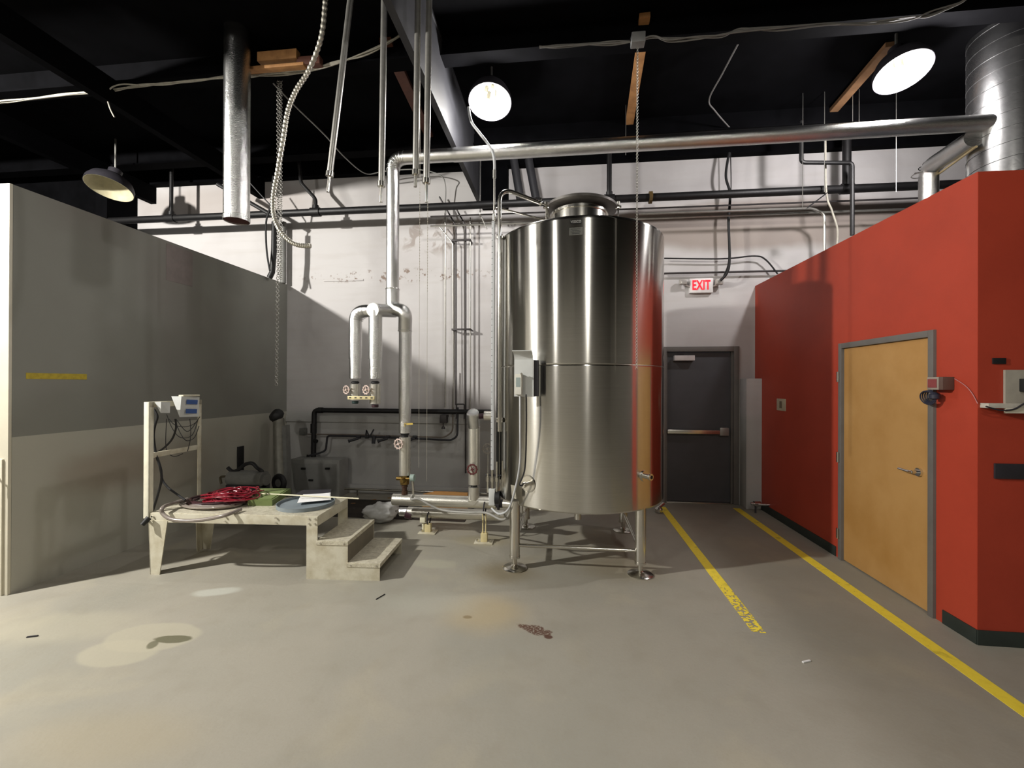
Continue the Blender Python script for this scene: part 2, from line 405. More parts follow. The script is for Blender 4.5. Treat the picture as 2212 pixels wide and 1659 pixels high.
def thing(name, label, cat, loc, group=None, rz=0):
    o = bpy.data.objects.new(name, None); COL.objects.link(o); o.empty_display_size = .1
    o.location = loc; o.rotation_euler = (0, 0, rz)
    INV[o.name] = (Matrix.Translation(Vector(loc)) @ Matrix.Rotation(rz, 4, 'Z')).inverted()
    return tag(o, label, cat, group)
def struct(name, mb, m, parent=None, label=None, smooth=30):
    o = mb.build(name, m, parent, smooth, label)
    if parent is None: o['kind'] = 'structure'
    return o
def sroot(name, loc, label=None):
    o = bpy.data.objects.new(name, None); COL.objects.link(o); o.location = loc; o.empty_display_size = .1
    INV[o.name] = Matrix.Translation(Vector(loc)).inverted(); o['kind'] = 'structure'
    if label: o['label'] = label
    return o
def text(name, body, size, m, parent, mw, ext=.002, sx=1, label=None, off=0):
    cu = bpy.data.curves.new('t', 'FONT'); cu.body = body; cu.size = size; cu.extrude = ext; cu.align_x = 'CENTER'; cu.align_y = 'CENTER'; cu.resolution_u = 3; cu.offset = off; cu.space_character = 1.06 if off else 1
    to = bpy.data.objects.new('t', cu); COL.objects.link(to)
    dg = bpy.context.evaluated_depsgraph_get(); dg.update()
    me = bpy.data.meshes.new_from_object(to.evaluated_get(dg)); bpy.data.objects.remove(to); bpy.data.curves.remove(cu)
    me.transform(Matrix.Diagonal((sx, 1, 1, 1))); me.transform(INV[parent.name] @ mw)
    me.materials.clear(); me.materials.append(m); me.name = name
    o = bpy.data.objects.new(name, me); COL.objects.link(o); o.parent = parent; INV[o.name] = INV[parent.name]
    if label: o['label'] = label
    return o
FACE = Matrix(((1, 0, 0, 0), (0, 0, -1, 0), (0, 1, 0, 0), (0, 0, 0, 1)))   # text facing -Y

# ================================================================== SETTING
BY = 6.6; LX = -4.406; RX = 2.721; RY = 3.229; LY = 3.05; CZ = 5.2
struct('floor', MB().box(-12, 11, -9, BY+.2, -.2, 0), floor_mat())
struct('ceiling', MB().box(-12, 11, -9, BY+.2, CZ, CZ+.1), DARKCEIL)
bw = sroot('wall_back', (0, BY, 0), 'painted white block back wall with pipes along its top')
BWM = back_wall_mat()
MB().box(-7.3, 1.49, BY, BY+.2, 0, CZ).box(2.46, 11, BY, BY+.2, 0, CZ).box(1.49, 2.46, BY, BY+.2, 2.22, CZ).build('wall_face', BWM, bw)
MB().box(-12, -7.3, BY-.35, BY+.2, 0, CZ).build('dark_bay_wall', DARKCEIL, bw)
MB().box(-3.78, -3.12, BY-.012, BY+.0, 3.33, 3.36, .004).build('ledge', BWM, bw)
MB().box(-4.4, -.9, BY-.06, BY+.0, 0, .13, .01).build('plinth', BWM, bw)
MB().box(-4.4, -1.3, BY-.035, BY+.0, 1.10, 1.2, .006).build('ledge', BWM, bw)
MB().box(2.52, 3.2, BY-.22, BY+.0, 0, 1.80, .012).build('lower_pier', BWM, bw)
struct('wall_rear', MB().box(-12, 11, -9.2, -9, 0, CZ), mat('rear_wall_paint', (146, 143, 136), .8))
struct('wall_outer_left', MB().box(-12.2, -12, -9, BY+.2, 0, CZ), MATS['rear_wall_paint'])
struct('wall_outer_right', MB().box(11, 11.2, -9, BY+.2, 0, CZ), MATS['rear_wall_paint'])

# left grey room
lw = sroot('wall_left', (LX, LY, 0), 'grey over pale grey side wall of the left room with cream front face')
MB().box(LX-.12, LX, LY+.005, BY, 0, 3.30).build('side_panel', left_wall_mat(), lw)
MB().box(-12, LX, LY-.02, LY+.004, 0, 3.303, .004).build('front_panel', WHITEP, lw)
MB().box(-12, LX-.1, LY+.08, BY, 3.24, 3.295).build('roof_panel', DARKSTEEL, lw)
MB().box(-12, LX-.035, LY-.035, LY-.018, 0, 1.09, .004).build('lower_front_panel', WHITEP, lw)
MB().box(LX-.004, LX+.003, 4.43, 4.78, 2.86, 3.27).build('paint_patch', mat('mauve_grey_paint', (124, 114, 110), .7), lw, label='mauve grey rectangular paint patch')
p1 = P(56, 813, 'X', LX); p2 = P(187, 813, 'X', LX)
tag(MB().box(LX, LX+.003, p1.y, p2.y, 1.735, 1.785).build('tape_strip', mat('yellow_tape', (182, 160, 40), .6, 0, .15, 30), None), 'yellow tape strip stuck on the grey wall', 'tape')
hl = tag(MB().tube(arc([(-4.50, 3.02, 1.0), (-4.50, 2.96, 1.0), (-4.475, 2.96, .99), (-4.475, 2.96, .90)], .02), .007).cyl((-4.50, 3.033, 1.0), (-4.50, 3.015, 1.0), .026).build('hook', mat('dusky_pink_metal', (130, 80, 90), .4, .5), None), 'small dusky pink hook on the cream wall end', 'hook')

# right red room
rw = sroot('wall_right', (RX, RY, 0), 'red painted side of the right room')
D0, D1 = 3.548, 4.666
MB().box(RX, RX+.12, RY, D0+.02, .0, 3.12).box(RX, RX+.12, D1-.02, BY, .0, 3.12).box(RX, RX+.12, D0+.02, D1-.02, 2.1, 3.12).build('side_panel', RED, rw)
struct('wall_right_front', MB().box(RX+.001, 11, RY-.002, RY+.12, 0, 3.118), RED, label='dark red front of the right room')
struct('wall_right_roof', MB().box(RX+.1, 11, RY+.1, BY, 3.05, 3.11), DARKSTEEL)
struct('baseboard_right', MB().box(RX-.008, RX+.01, RY-.004, D0-.06, 0, .098, .003).box(RX-.008, RX+.01, D1+.06, BY-.2, 0, .098, .003), BASEB)
struct('baseboard_front', MB().box(RX-.004, 11, RY-.012, RY, 0, .098, .003), BASEB)

# wooden door
d2 = sroot('door_2', (RX, D0, 0), 'pale birch veneer door in the red wall')
MB().box(RX+.005, RX+.045, D0+.052, D1-.05, .012, 2.065).build('door_leaf', WOODD, d2)
fr = MB(); fr.box(RX-.022, RX+.1, D0, D0+.05, 0, 2.117, .003); fr.box(RX-.022, RX+.1, D1-.05, D1, 0, 2.117, .003); fr.box(RX-.022, RX+.1, D0+.05, D1-.05, 2.067, 2.117, .003)
fr.build('door_frame', FRAMEP, d2)
h = MB(); hp = P(1986, 1020, 'X', RX)
h.cyl((RX+.004, hp.y, hp.z), (RX-.014, hp.y, hp.z), .032, n=24); h.cyl((RX-.01, hp.y, hp.z), (RX-.055, hp.y, hp.z), .012)
h.tube(arc([(RX-.05, hp.y, hp.z), (RX-.058, hp.y+.03, hp.z), (RX-.055, hp.y+.13, hp.z+.004)], .02), .0095)
h.build('door_handle', CHROME, d2)
for z in (1.79, 1.0, .25):
    MB().cyl((RX-.027, D1-.005, z-.05), (RX-.027, D1-.005, z+.05), .006, n=10).box(RX-.026, RX-.021, D1-.03, D1+.02, z-.05, z+.05).build('hinge', SS, d2)

# exit door
d1 = sroot('door_1', (1.98, BY, 0), 'dark grey steel exit door with a push bar')
MB().box(1.50, 2.455, BY+.045, BY+.09, .02, 2.18).build('door_leaf', GREYPAINT, d1)
fr = MB(); fr.box(1.42, 1.50, BY-.02, BY+.14, 0, 2.262, .003); fr.box(2.43, 2.505, BY-.02, BY+.14, 0, 2.262, .003); fr.box(1.50, 2.43, BY-.02, BY+.14, 2.19, 2.262, .003)
fr.box(1.50, 1.52, BY+.02, BY+.05, 0, 2.19).box(2.405, 2.43, BY+.02, BY+.05, 0, 2.19)
fr.build('door_frame', FRAMEP, d1)
MB().box(1.5, 2.43, BY-.03, BY+.1, 0, .018, .004).build('threshold', SS, d1)
pb = MB(); a = P(1437, 932, 'Y', BY); b = P(1573, 927, 'Y', BY)
pb.box(1.515, 2.30, BY-.03, BY+.02, a.z-.028, a.z+.03, .008).build('push_bar', SS, d1)
MB().box(2.24, 2.36, BY-.035, BY+.045, a.z-.045, a.z+.07, .006).build('push_bar_latch', mat('dull_aluminium', (170, 170, 168), .4, .7), d1)
c0 = P(1456, 768, 'Y', BY-.02); c1 = P(1500, 779, 'Y', BY-.02)
MB().box(c0.x, c1.x, BY-.05, BY+.045, c1.z, c0.z, .006).build('door_closer', mat('pale_grey_closer', (206, 200, 198), .4), d1)
MB().slab(((c0.x+c1.x)/2-.05, BY-.03, c0.z+.035), (.05, .03, 0), (-.004, .008, 0), (0, 0, .006)).build('closer_arm', DARKBOX, d1)

# trim: ceiling joists and beams (dark)
k = 1
for y in (1.1, 2.6, 4.28, 5.9):
    struct('trim_%d' % k, MB().box(-12, 11, y, y+.08, 4.98, CZ).box(-12, 11, y-.05, y+.13, 4.965, 4.985), DARKCEIL, label='black painted ceiling joist'); k += 1
struct('trim_%d' % k, MB().box(-7.4, 11, BY-.12, BY, 4.97, CZ), DARKCEIL, label='black edge joist along the back wall'); k += 1
struct('trim_%d' % k, MB().box(-1.275, -1.215, -9, BY, 4.42, CZ).box(-1.275, -1.205, -9, BY, 5.13, 5.15), DARKSTEEL, label='deep dark grey roof beam running to the back wall'); k += 1
struct('trim_%d' % k, MB().box(-1.215, -.82, BY-.14, BY, 4.36, 4.97), DARKCEIL, label='dark beam seat on the back wall'); k += 1
struct('trim_%d' % k, MB().box(-4.9, -4.8, -9, BY, 4.7, 4.97).box(-6.85, -6.75, -9, BY, 4.7, 4.97), DARKCEIL, label='black painted roof purlin'); k += 1
struct('trim_%d' % k, MB().box(-7.3, -7.1, BY-.5, BY, 3.3, CZ), DARKCEIL, label='black post in the far left corner'); k += 1

# floor stripes
def stripe(pa, pb_, w, label, name='floor_stripe'):
    d = (pb_-pa).normalized(); n = Vector((-d.y, d.x, 0))*w/2
    m = MB(); m.slab((pa+pb_)/2+Vector((0, 0, .0012)), (pb_-pa)/2, n, Vector((0, 0, .0008)))
    return tag(m.build(name, SM, None, 0), label, 'floor stripe', None)
SM = stripe_mat()
stripe(Vector((1.392, 6.35, 0)), Vector((1.352, 3.20, 0)), .09, 'short worn yellow floor stripe beside the steel tank')
stripe(Vector((2.40, 6.4, 0)), Vector((2.412, 1.6, 0)), .095, 'long bright yellow floor stripe beside the red wall')

# ================================================================== LAMPS
proto = None
TILT = math.radians(-17)
def lamp(i, p, on, label):
    R = .225 if on else .27
    t = thing('high_bay_lamp', label, 'lamp', p, 'high bay lamps')
    x, y, z = p
    til = Matrix.Translation(p) @ Matrix.Rotation(TILT, 4, 'X') @ Matrix.Translation((-x, -y, -z))
    m = MB(); m.M = til
    m.lathe([(R, 0), (R*.97, .05), (R*.82, .12), (R*.55, .17), (R*.3, .19), (R*.02, .192), (R*.02, .196), (R*.31, .195), (R*.56, .176), (R*.83, .126), (R*.985, .052), (R*1.01, .0)], p, n=40, closed=True); m.build('reflector', LAMPI if on else LAMPOFF, t)
    m = MB(); m.M = til
    m.lathe([(R*1.012, .0), (R*.99, .054), (R*.84, .13), (R*.57, .18), (R*.32, .2), (R*.3, .21), (R*.34, .212), (R*.6, .19), (R*.87, .137), (R*1.02, .06), (R*1.035, .0)], p, n=40, closed=True); m.build('outer_shade', DARKBOX, t)
    m = MB(); m.M = til; m.cyl((x, y, z+.2), (x, y, z+.31), R*.3, n=24).build('housing', DARKBOX, t)
    q = til @ Vector((x, y, z+.3)); MB().cyl(q, (q.x, q.y, CZ), .012, n=8).build('stem', CONDUIT, t)
    if on:
        sk = MB(); sk.M = til
        for a in range(4):
            dx, dy = .045*math.cos(a*pi/2+.6), .045*math.sin(a*pi/2+.6)
            sk.cyl((x+dx, y+dy, z+.19), (x+dx*1.3, y+dy*1.3, z+.10), .022, n=12)
        s = sk.build('socket_cluster', SOCK, t)
        for a in range(4):
            dx, dy = .045*math.cos(a*pi/2+.6), .045*math.sin(a*pi/2+.6)
            m = MB(); m.M = til
            m.lathe([(.004, -.03), (.016, -.025), (.021, 0), (.018, .05)], (x+dx*1.6, y+dy*1.6, z+.05), n=12).build('bulb', BULB, t)
for i, (p, wt, c, l, on) in enumerate(LAMPS): lamp(i, p, on, l)

# ================================================================== TANK
TC = Vector((.165, 4.64, 0)); TR = .845; ZB, ZT = .60, 3.15
tk = thing('steel_tank', 'tall brushed stainless cylindrical tank on four legs', 'tank', (TC.x, TC.y, 0))
TM = tank_mat()
def onbody(px, py, dr=0):
    """point of the tank wall seen at a pixel"""
    d = rt*((px-CXP)/F)+up*(-(py-CYP)/F)+fw; o = CP-TC; R = TR+dr
    a = d.x**2+d.y**2; b = o.x*d.x+o.y*d.y; c = o.x**2+o.y**2-R*R
    t = (-b-math.sqrt(max(b*b-a*c, 0)))/a; q = CP+d*t; n = Vector((q.x-TC.x, q.y-TC.y, 0)).normalized()
    return q, n
seam = onbody(1250, 787)[0].z
sh = MB(); sh.lathe([(TR-.03, ZB-.012), (TR-.008, ZB-.006), (TR, ZB+.006), (TR, ZB+.012), (TR, ZB+.03), (TR, seam-.03), (TR, seam-.014), (TR, seam-.006), (TR-.003, seam), (TR, seam+.006), (TR, seam+.014), (TR, seam+.03), (TR, ZT-.04), (TR, ZT-.02), (TR, ZT-.012), (TR-.006, ZT), (TR-.03, ZT+.004)], (TC.x, TC.y, 0), n=128)
sh.build('shell', TM, tk, 30)
MB().torus((TC.x, TC.y, seam), (0, 0, 1), TR-.002, .0028, 128, 6).build('seam_weld', mat('weld_steel', (150, 146, 138), .4, 1), tk)
MB().lathe([(TR-.02, ZT-.01), (TR-.04, ZT+.02), (.6, ZT+.1), (.34, ZT+.16)], (TC.x, TC.y, 0), n=64).build('top_dome', SS, tk)
MB().lathe([(TR-.02, ZB), (.75, ZB-.03), (.4, ZB-.1), (.12, ZB-.14), (.06, ZB-.15)], (TC.x, TC.y, 0), n=64).build('bottom_dish', TM, tk)
NZ = P(1247, 437, 'Y', 4.34).z
MB().lathe([(.285, ZT+.08), (.285, NZ-.035), (.30, NZ-.033), (.30, NZ-.012), (.285, NZ-.01), (.285, NZ)], (TC.x, TC.y, 0), n=64).build('manway_neck', SS, tk)
lid = MB(); q = Matrix.Translation((TC.x+.02, TC.y, NZ+.03)) @ Matrix.Rotation(math.radians(1.5), 4, 'Y'); lid.M = q
lid.lathe([(.36, 0), (.372, .006), (.372, .03), (.355, .04), (.2, .07), (.02, .08)], n=64)
lo = lid.build('manway_lid', mat('weathered_dark_lid', (92, 88, 84), .5, .4, .15, 14), tk)
for a, nm in ((pi+.35, 1), (-.15, 2)):
    cx, cy = TC.x+.02+.38*math.cos(a), TC.y+.38*math.sin(a)
    m = MB(); m.cyl((cx, cy, NZ-.12), (cx, cy, NZ+.08), .008, n=8); m.cyl((cx, cy, NZ+.05), (cx, cy, NZ+.085), .02, n=10); m.box(cx-.03, cx+.03, cy-.012, cy+.012, NZ+.02, NZ+.045, .004)
    m.build('lid_clamp', SS, lo)
LG = [(-.454+.02, 4.05), (.700, 4.05), (-.43, 5.25), (.71, 5.25)]
for (x, y) in LG:
    lg = MB(); lg.cyl((x, y, .115), (x, y, ZB+.03 if y < 4.5 else ZB+.02), .048, n=28); lg.cyl((x, y, .10), (x, y, .12), .051, n=28); lo2 = lg.build('leg', SS, tk)
    MB().lathe([(.112, .0), (.114, .008), (.1, .018), (.045, .03), (.028, .034), (.022, .04), (.022, .11)], (x, y, 0), n=32).build('foot', SS, lo2)
for a, b in ((0, 1), (2, 3), (0, 2), (1, 3)):
    z = .215
    MB().cyl((LG[a][0], LG[a][1], z), (LG[b][0], LG[b][1], z), .0165, n=14).build('brace', SS, tk)
bp = MB(); bp.lathe([(.035, ZB-.14), (.035, ZB-.2), (.05, ZB-.205), (.05, ZB-.22), (.035, ZB-.225), (.035, ZB-.30)], (TC.x, TC.y, 0), n=20); bp.build('bottom_outlet', SS, tk)
# name plate + maker's lettering
q, n = onbody(1244, 500, .001); tng = Vector((-n.y, n.x, 0))
mm = MB(); mm.slab(q+n*.002, tng*.058, Vector((0, 0, .033)), n*.002, .001); npl = mm.build('name_plate', PLATEM, tk, label='dull etched rating plate')
for j in range(4):
    MB().slab(q+n*.0045+Vector((0, 0, .02-.013*j)), tng*(.04-.008*(j % 2)), Vector((0, 0, .0025)), n*.0006).build('print_line', mat('plate_print', (60, 60, 58), .5), npl)
q, n = onbody(1244, 479, .001); tng = Vector((-n.y, n.x, 0))
MB().slab(q+n*.001, tng*.048, Vector((0, 0, .016)), n*.001, .001).build('maker_badge', BLACK, tk)
tm = Matrix(((tng.x, 0, n.x, q.x+n.x*.003), (tng.y, 0, n.y, q.y+n.y*.003), (0, 1, 0, q.z), (0, 0, 0, 1)))
text('maker_lettering', 'VESSCO', .03, WHITETXT, tk, tm, .0008, .85)
# spigot bottom right
q, n = onbody(1392, 1028)
m = MB(); m.cyl(q-n*.01, q+n*.012, .05, n=28); m.cyl(q, q+n*.07, .022, n=20); m.cyl(q+n*.06, q+n*.075, .03, n=20); m.cyl(q+n*.07, q+n*.078, .018, n=16); m.build('outlet_port', SS, tk)
MB().cyl(q+n*.0755, q+n*.0795, .016, n=16).build('port_opening', BLACK, tk)
# probe port bottom left
q, n = onbody(1141, 1045); tng = Vector((-n.y, n.x, 0))
m = MB(); m.torus(q+n*.002, n, .075, .004, 32, 6); m.cyl(q, q+n*.006, .07, n=32); m.cyl(q, q+n*.05, .018, n=16); m.cyl(q+n*.045, q+n*.085, .026, n=16); m.build('probe_port', SS, tk)
m = MB(); m.slab(q+n*.06-tng*.12+Vector((0, 0, -.08)), tng*.025+n*.0, Vector((.006, 0, -.06)), n*.003); m.build('tag_plate', SS, tk)
PROBE = q+n*.085
# three bracket stubs on left side of tank, carrying the spray pipe
def stub(px, py, name='pipe_bracket'):
    a = P(px, py, 'Y', 4.22)
    dirv = Vector((TC.x-a.x, TC.y-a.y, 0)); dist = dirv.length; dirv.normalize(); b = a+dirv*(dist-TR+.01)
    m = MB(); m.cyl(a, b, .012, n=10); m.box(a.x-.03, a.x+.03, a.y-.03, a.y+.02, a.z-.022, a.z+.022, .004); m.build(name, SS, tk)
stub(1080, 512); stub(1080, 907)

# control box on the tank
q, n = onbody(1130, 815, .03); tng = Vector((-n.y, n.x, 0))
cb = thing('temperature_controller', 'pale grey hooded temperature controller mounted on the tank front left', 'controller', (q.x, q.y, q.z))
c = P(1131, 817, 'Y', 3.79)
ex = Vector((1, -.12, 0)).normalized(); ny = Vector((-.12, -1, 0)).normalized()
hw = .083; hh = .16
MB().slab(c, ex*hw, Vector((0, 0, hh)), ny*.004, .002).build('back_plate', BOXG, cb)
hood = MB(); prof = [(0, 0), (.012, .035), (.04, .06), (.085, .072)]
prof2 = [(a+.0, b+.006) for a, b in prof]
poly = prof+prof2[::-1]
hood.prism(poly, lambda u, v, w_: c+Vector((0, 0, hh-.002+v))+ny*u+ex*w_, -hw, hw); hood.build('rain_hood', BOXG, cb, 40)
MB().slab(c+ex*(hw+.004)-ny*.03, ex*.003, Vector((0, 0, hh)), ny*.034, .001).build('side_flange', BOXG, cb)
MB().slab(c+ex*(hw+.025)-ny*.035, ex*.018, Vector((0, 0, hh*.98)), ny*.02, .001).build('mounting_channel', DARKBOX, cb)
bx = c+ex*(-.036)+Vector((0, 0, -.055))+ny*.03
b0 = MB().slab(bx, ex*.033, Vector((0, 0, .09)), ny*.026, .006).build('housing', mat('light_beige_case', (214, 212, 202), .45), cb)
MB().slab(bx+ny*.027+Vector((0, 0, .02)), ex*.019, Vector((0, 0, .04)), ny*.001).build('display', mat('dim_grey_display', (150, 162, 160), .2), b0)
for z in (.092, -.092): MB().cyl(bx+ny*.01+ex*.03+Vector((0, 0, z)), bx+ny*.03+ex*.03+Vector((0, 0, z)), .009, n=12).build('screw', SS, cb)
bot = bx+Vector((0, 0, -.085))
c1 = tag(MB().tube(spline([bot+ex*.012, bot+ex*.014+Vector((0, 0, -.3)), P(1123, 1000, 'Y', 3.82), P(1112, 1060, 'Y', 3.86), P(1098, 1100, 'Y', 3.98), P(1078, 1110, 'Y', 4.1), P(1062, 1098, 'Y', 4.2)], 10), .009, 10).build('power_cable', PVCG, None), 'grey cable drooping from the controller to the box by the header pipe', 'cable')
tag(MB().tube(spline([bot+ex*.06+ny*(-.03), bot+ex*.062+Vector((0, 0, -.3))-ny*.03, P(1134, 1010, 'Y', 3.84), PROBE+Vector((-.02, -.02, .02)), PROBE], 10), .007, 10).build('probe_cable', WIRE, None), 'black probe cable from the controller to the low port', 'cable')

# spray / overflow pipe to the lid
sp = thing('spray_pipe', 'slim stainless spray pipe rising left of the tank and bending to the lid', 'pipe', tuple(P(1079, 932, 'Y', 4.2)))
MB().tube(arc([P(1079, 932, 'Y', 4.2), P(1079, 404, 'Y', 4.2), P(1168, 439, 'Y', 4.42)], .16, 10), .021, 16).build('riser', SS, sp)
e = P(1168, 439, 'Y', 4.42)
MB().torus(e, (1, .4, -.3), .026, .008, 16, 6).box(e.x-.012, e.x+.012, e.y-.02, e.y+.02, e.z-.0, e.z+.05, .003).build('tri_clamp', SS, sp)
MB().tube([e, e+Vector((.05, .02, -.01)), e+Vector((.085, .06, -.13))], .01, 8).build('drop_leg', SS, sp)
tag(MB().tube(arc([P(1068, 480, 'Y', 4.3), P(1068, 448, 'Y', 4.3), P(1088, 452, 'Y', 4.35), P(1172, 474, 'Y', 4.62)], .06, 8), .010, 10).build('vent_tube', SS, None), 'thin stainless vent tube bending over the tank rim', 'pipe')
# level gauge
gz0 = P(1066, 1015, 'Y', 4.3); gz1 = P(1063, 478, 'Y', 4.3)
lg = thing('level_gauge', 'tall white marked level gauge strip left of the tank', 'gauge', (gz0.x, gz0.y, gz0.z))
gx = P(1065, 760, 'Y', 4.3).x
MB().box(gx-.017, gx+.013, 4.285, 4.315, gz0.z, gz1.z, .004).build('scale_strip', PVCG, lg)
tk_ = MB()
z = gz0.z+.05
while z < gz1.z: tk_.box(gx-.016, gx-.005, 4.283, 4.286, z, z+.003); z += .06
tk_.build('tick_marks', BLACK, lg)['kind'] = 'stuff'
MB().cyl((gx+.045, 4.33, gz0.z-.1), (gx+.045, 4.33, gz1.z-.3), .013, n=12).build('sight_tube', mat('dark_sight_tube', (44, 46, 46), .2, .3), lg)
# conduit dropping from lamp
tag(MB().tube(spline([P(1012, 232, 'Y', 4.5), P(1018, 262, 'Y', 4.45), P(1034, 285, 'Y', 4.4), P(1052, 308, 'Y', 4.36), P(1064, 328, 'Y', 4.33), P(1068, 350, 'Y', 4.33), P(1068, 378, 'Y', 4.33)], 8), .014, 12).build('flexible_conduit', PVCG, None), 'pale flexible conduit curving down beside the lit tank lamp', 'conduit')
m = MB(); a = P(1068, 372, 'Y', 4.33); b = P(1068, 1075, 'Y', 4.33)
m.cyl((a.x, 4.33, a.z), (a.x, 4.33, b.z), .011, n=12); m.cyl((a.x, 4.33, a.z-.06), (a.x, 4.33, a.z+.02), .018, n=12)
zc = P(1066, 470, 'Y', 4.33).z; m.cyl((a.x, 4.33, zc-.03), (a.x, 4.33, zc+.03), .02, n=12)
tag(m.build('rigid_conduit', CONDUIT, None), 'straight thin conduit rising left of the tank to the flexible conduit', 'conduit')
# switch box at the end of cable
cc = P(1063, 1075, 'Y', 4.3)
jb = thing('junction_box', 'small grey junction box with tubes low left of the tank', 'junction box', tuple(cc))
MB().box(cc.x-.03, cc.x+.03, 4.27, 4.33, cc.z-.07, cc.z+.09, .005).build('housing', BOXG, jb)
MB().cyl((cc.x+.03, 4.31, cc.z), (cc.x+.075, 4.31, cc.z), .065, n=24).build('dark_flange', BLACK, jb)
for dx, z1 in ((-.0, .3), (.045, .36), (-.045, .24)):
    MB().cyl((cc.x+dx, 4.30, cc.z+.05), (cc.x+dx, 4.30, cc.z+z1), .011, n=10).cyl((cc.x+dx, 4.3, cc.z+.16), (cc.x+dx, 4.3, cc.z+.2), .018, n=10).build('tube_fitting', SS, jb)
m = MB(); m.cyl((cc.x-.07, 4.31, cc.z+.22), (cc.x+.14, 4.31, cc.z+.22), .009, n=8); m.build('cross_bar', DARKBOX, jb)

# ================================================================== PIPES AT THE LEFT OF TANK
PY = 4.75; PR = .071
def cap_ring(m, p, ax, r): m.torus(p, ax, r, .006, 24, 6)
# big insulated main
big = thing('insulated_main_pipe', 'shiny insulated steam pipe running across under the ceiling and down left of the tank', 'pipe', tuple(P(875, 1030, 'Y', PY)))
eA = P(2118, 275, 'Y', PY+.1); eB = P(849, 341, 'Y', PY)
top0 = P(870, 341, 'Y', PY)
ez = (top0.z+eA.z)/2
up0 = P(848, 625, 'Y', PY); lo0 = P(875, 715, 'Y', PY)
m = MB(); m.tube(arc([(up0.x, PY, up0.z), (eB.x, PY, top0.z), (-1.2, PY, top0.z)], .13, 8), PR, 24)
m.tube([(-1.21, PY, top0.z), (eA.x+.1, PY+.02, eA.z)], PR*1.06, 28)
m.build('upper_run', GALV, big)
m = MB()
for k in range(7):
    t = k/6; a = pi-t*pi/2
    cxx, czz = eB.x+.13, top0.z-.13
    m.torus((cxx+.13*math.cos(a), PY, czz+.13*math.sin(a)), (-math.sin(a), 0, math.cos(a)), PR+.001, .004, 24, 6)
m.build('elbow_gores', GALV, big)
s1 = P(853, 655, 'Y', PY-.02); s2 = P(873, 680, 'Y', PY-.04)
m = MB(); m.tube(arc([up0, P(848, 668, 'Y', PY-.02), P(876, 672, 'Y', PY-.06), (lo0.x, PY, lo0.z)], .11, 8), PR+.004, 24)
cap_ring(m, up0, (0, 0, 1), PR+.004); cap_ring(m, lo0, (0, 0, 1), PR+.004); m.build('offset_bend', GALV, big)
X = P(875, 850, 'Y', PY).x
zz = lambda y: P(875, y, 'Y', PY).z
m = MB(); m.cyl((X, PY, zz(700)), (X, PY, zz(882)), PR, n=28); m.cyl((X, PY, zz(880)), (X, PY, zz(935)), PR-.004, n=28); m.build('lower_run', GALV, big)
MB().cyl((X, PY, zz(950)), (X, PY, zz(930)), .038, n=20).torus((X, PY, zz(937)), (0, 0, 1), .036, .014, 20, 8).build('black_coupling', BLACK, big)
MB().cyl((X, PY, zz(1026)), (X, PY, zz(944)), PR-.008, n=28).build('valve_jacket', CREAMJ, big)
m = MB(); m.cyl((X, PY, zz(1046)), (X, PY, zz(1022)), .05, n=8); m.cyl((X-.085, PY-.02, zz(1033)), (X+.085, PY-.02, zz(1033)), .022, n=12); m.cyl((X, PY, zz(1036)), (X, PY-.1, zz(1036)), .04, .02, n=14)
m.build('brass_valve', BRASS, big)
MB().cyl((X+.075, PY-.02, zz(1031)), (X+.12, PY-.02, zz(1031)), .04, n=20).build('thermostat_head', mat('pale_teal_plastic', (150, 168, 160), .5), big)
MB().cyl((X, PY, zz(1075)), (X, PY, zz(1044)), .026, n=16).cyl((X, PY, zz(1052)), (X, PY, zz(1046)), .036, n=8).cyl((X, PY, zz(1068)), (X, PY, zz(1060)), .036, n=8).build('nipple', mat('rusty_iron', (74, 50, 36), .6, .4, .2, 20), big)
MB().tube([(X+.1, PY-.03, zz(1034)), (X+.11, PY-.03, zz(1058)), (X+.1, PY-.03, zz(1072))], .014, 8).build('bypass_tube', SS, big)
def handwheel(parent, c, ax, R, m_, name='handwheel'):
    m = MB(); m.torus(c, ax, R, R*.17, 20, 6); c = Vector(c); ax = Vector(ax).normalized()
    q = ax.to_track_quat('Z', 'Y')
    for k in range(4):
        a = k*pi/2+.4; m.cyl(c, c+q @ Vector((R*math.cos(a), R*math.sin(a), 0)), R*.1, n=6)
    m.cyl(c-ax*.04, c+ax*.012, R*.28, n=10)
    for k in range(10):
        a = k*pi/5; m.cyl(c+q @ Vector((R*1.1*math.cos(a), R*1.1*math.sin(a), -.006)), c+q @ Vector((R*1.1*math.cos(a), R*1.1*math.sin(a), .006)), R*.16, n=6)
    return m.build(name, m_, parent)
handwheel(big, P(861, 959, 'Y', PY-.11), (-.3, -1, 0), .05, WHEELW)
tg_ = P(885, 916, 'Y', PY-.08)
MB().slab(tg_, (.036, 0, .002), (0, .002, 0), (0, 0, .010)).tube([tg_+Vector((-.036, 0, 0)), tg_+Vector((-.06, 0, .004)), tg_+Vector((-.055, 0, -.03))], .004, 6).build('yellow_tag', YTAG, big)
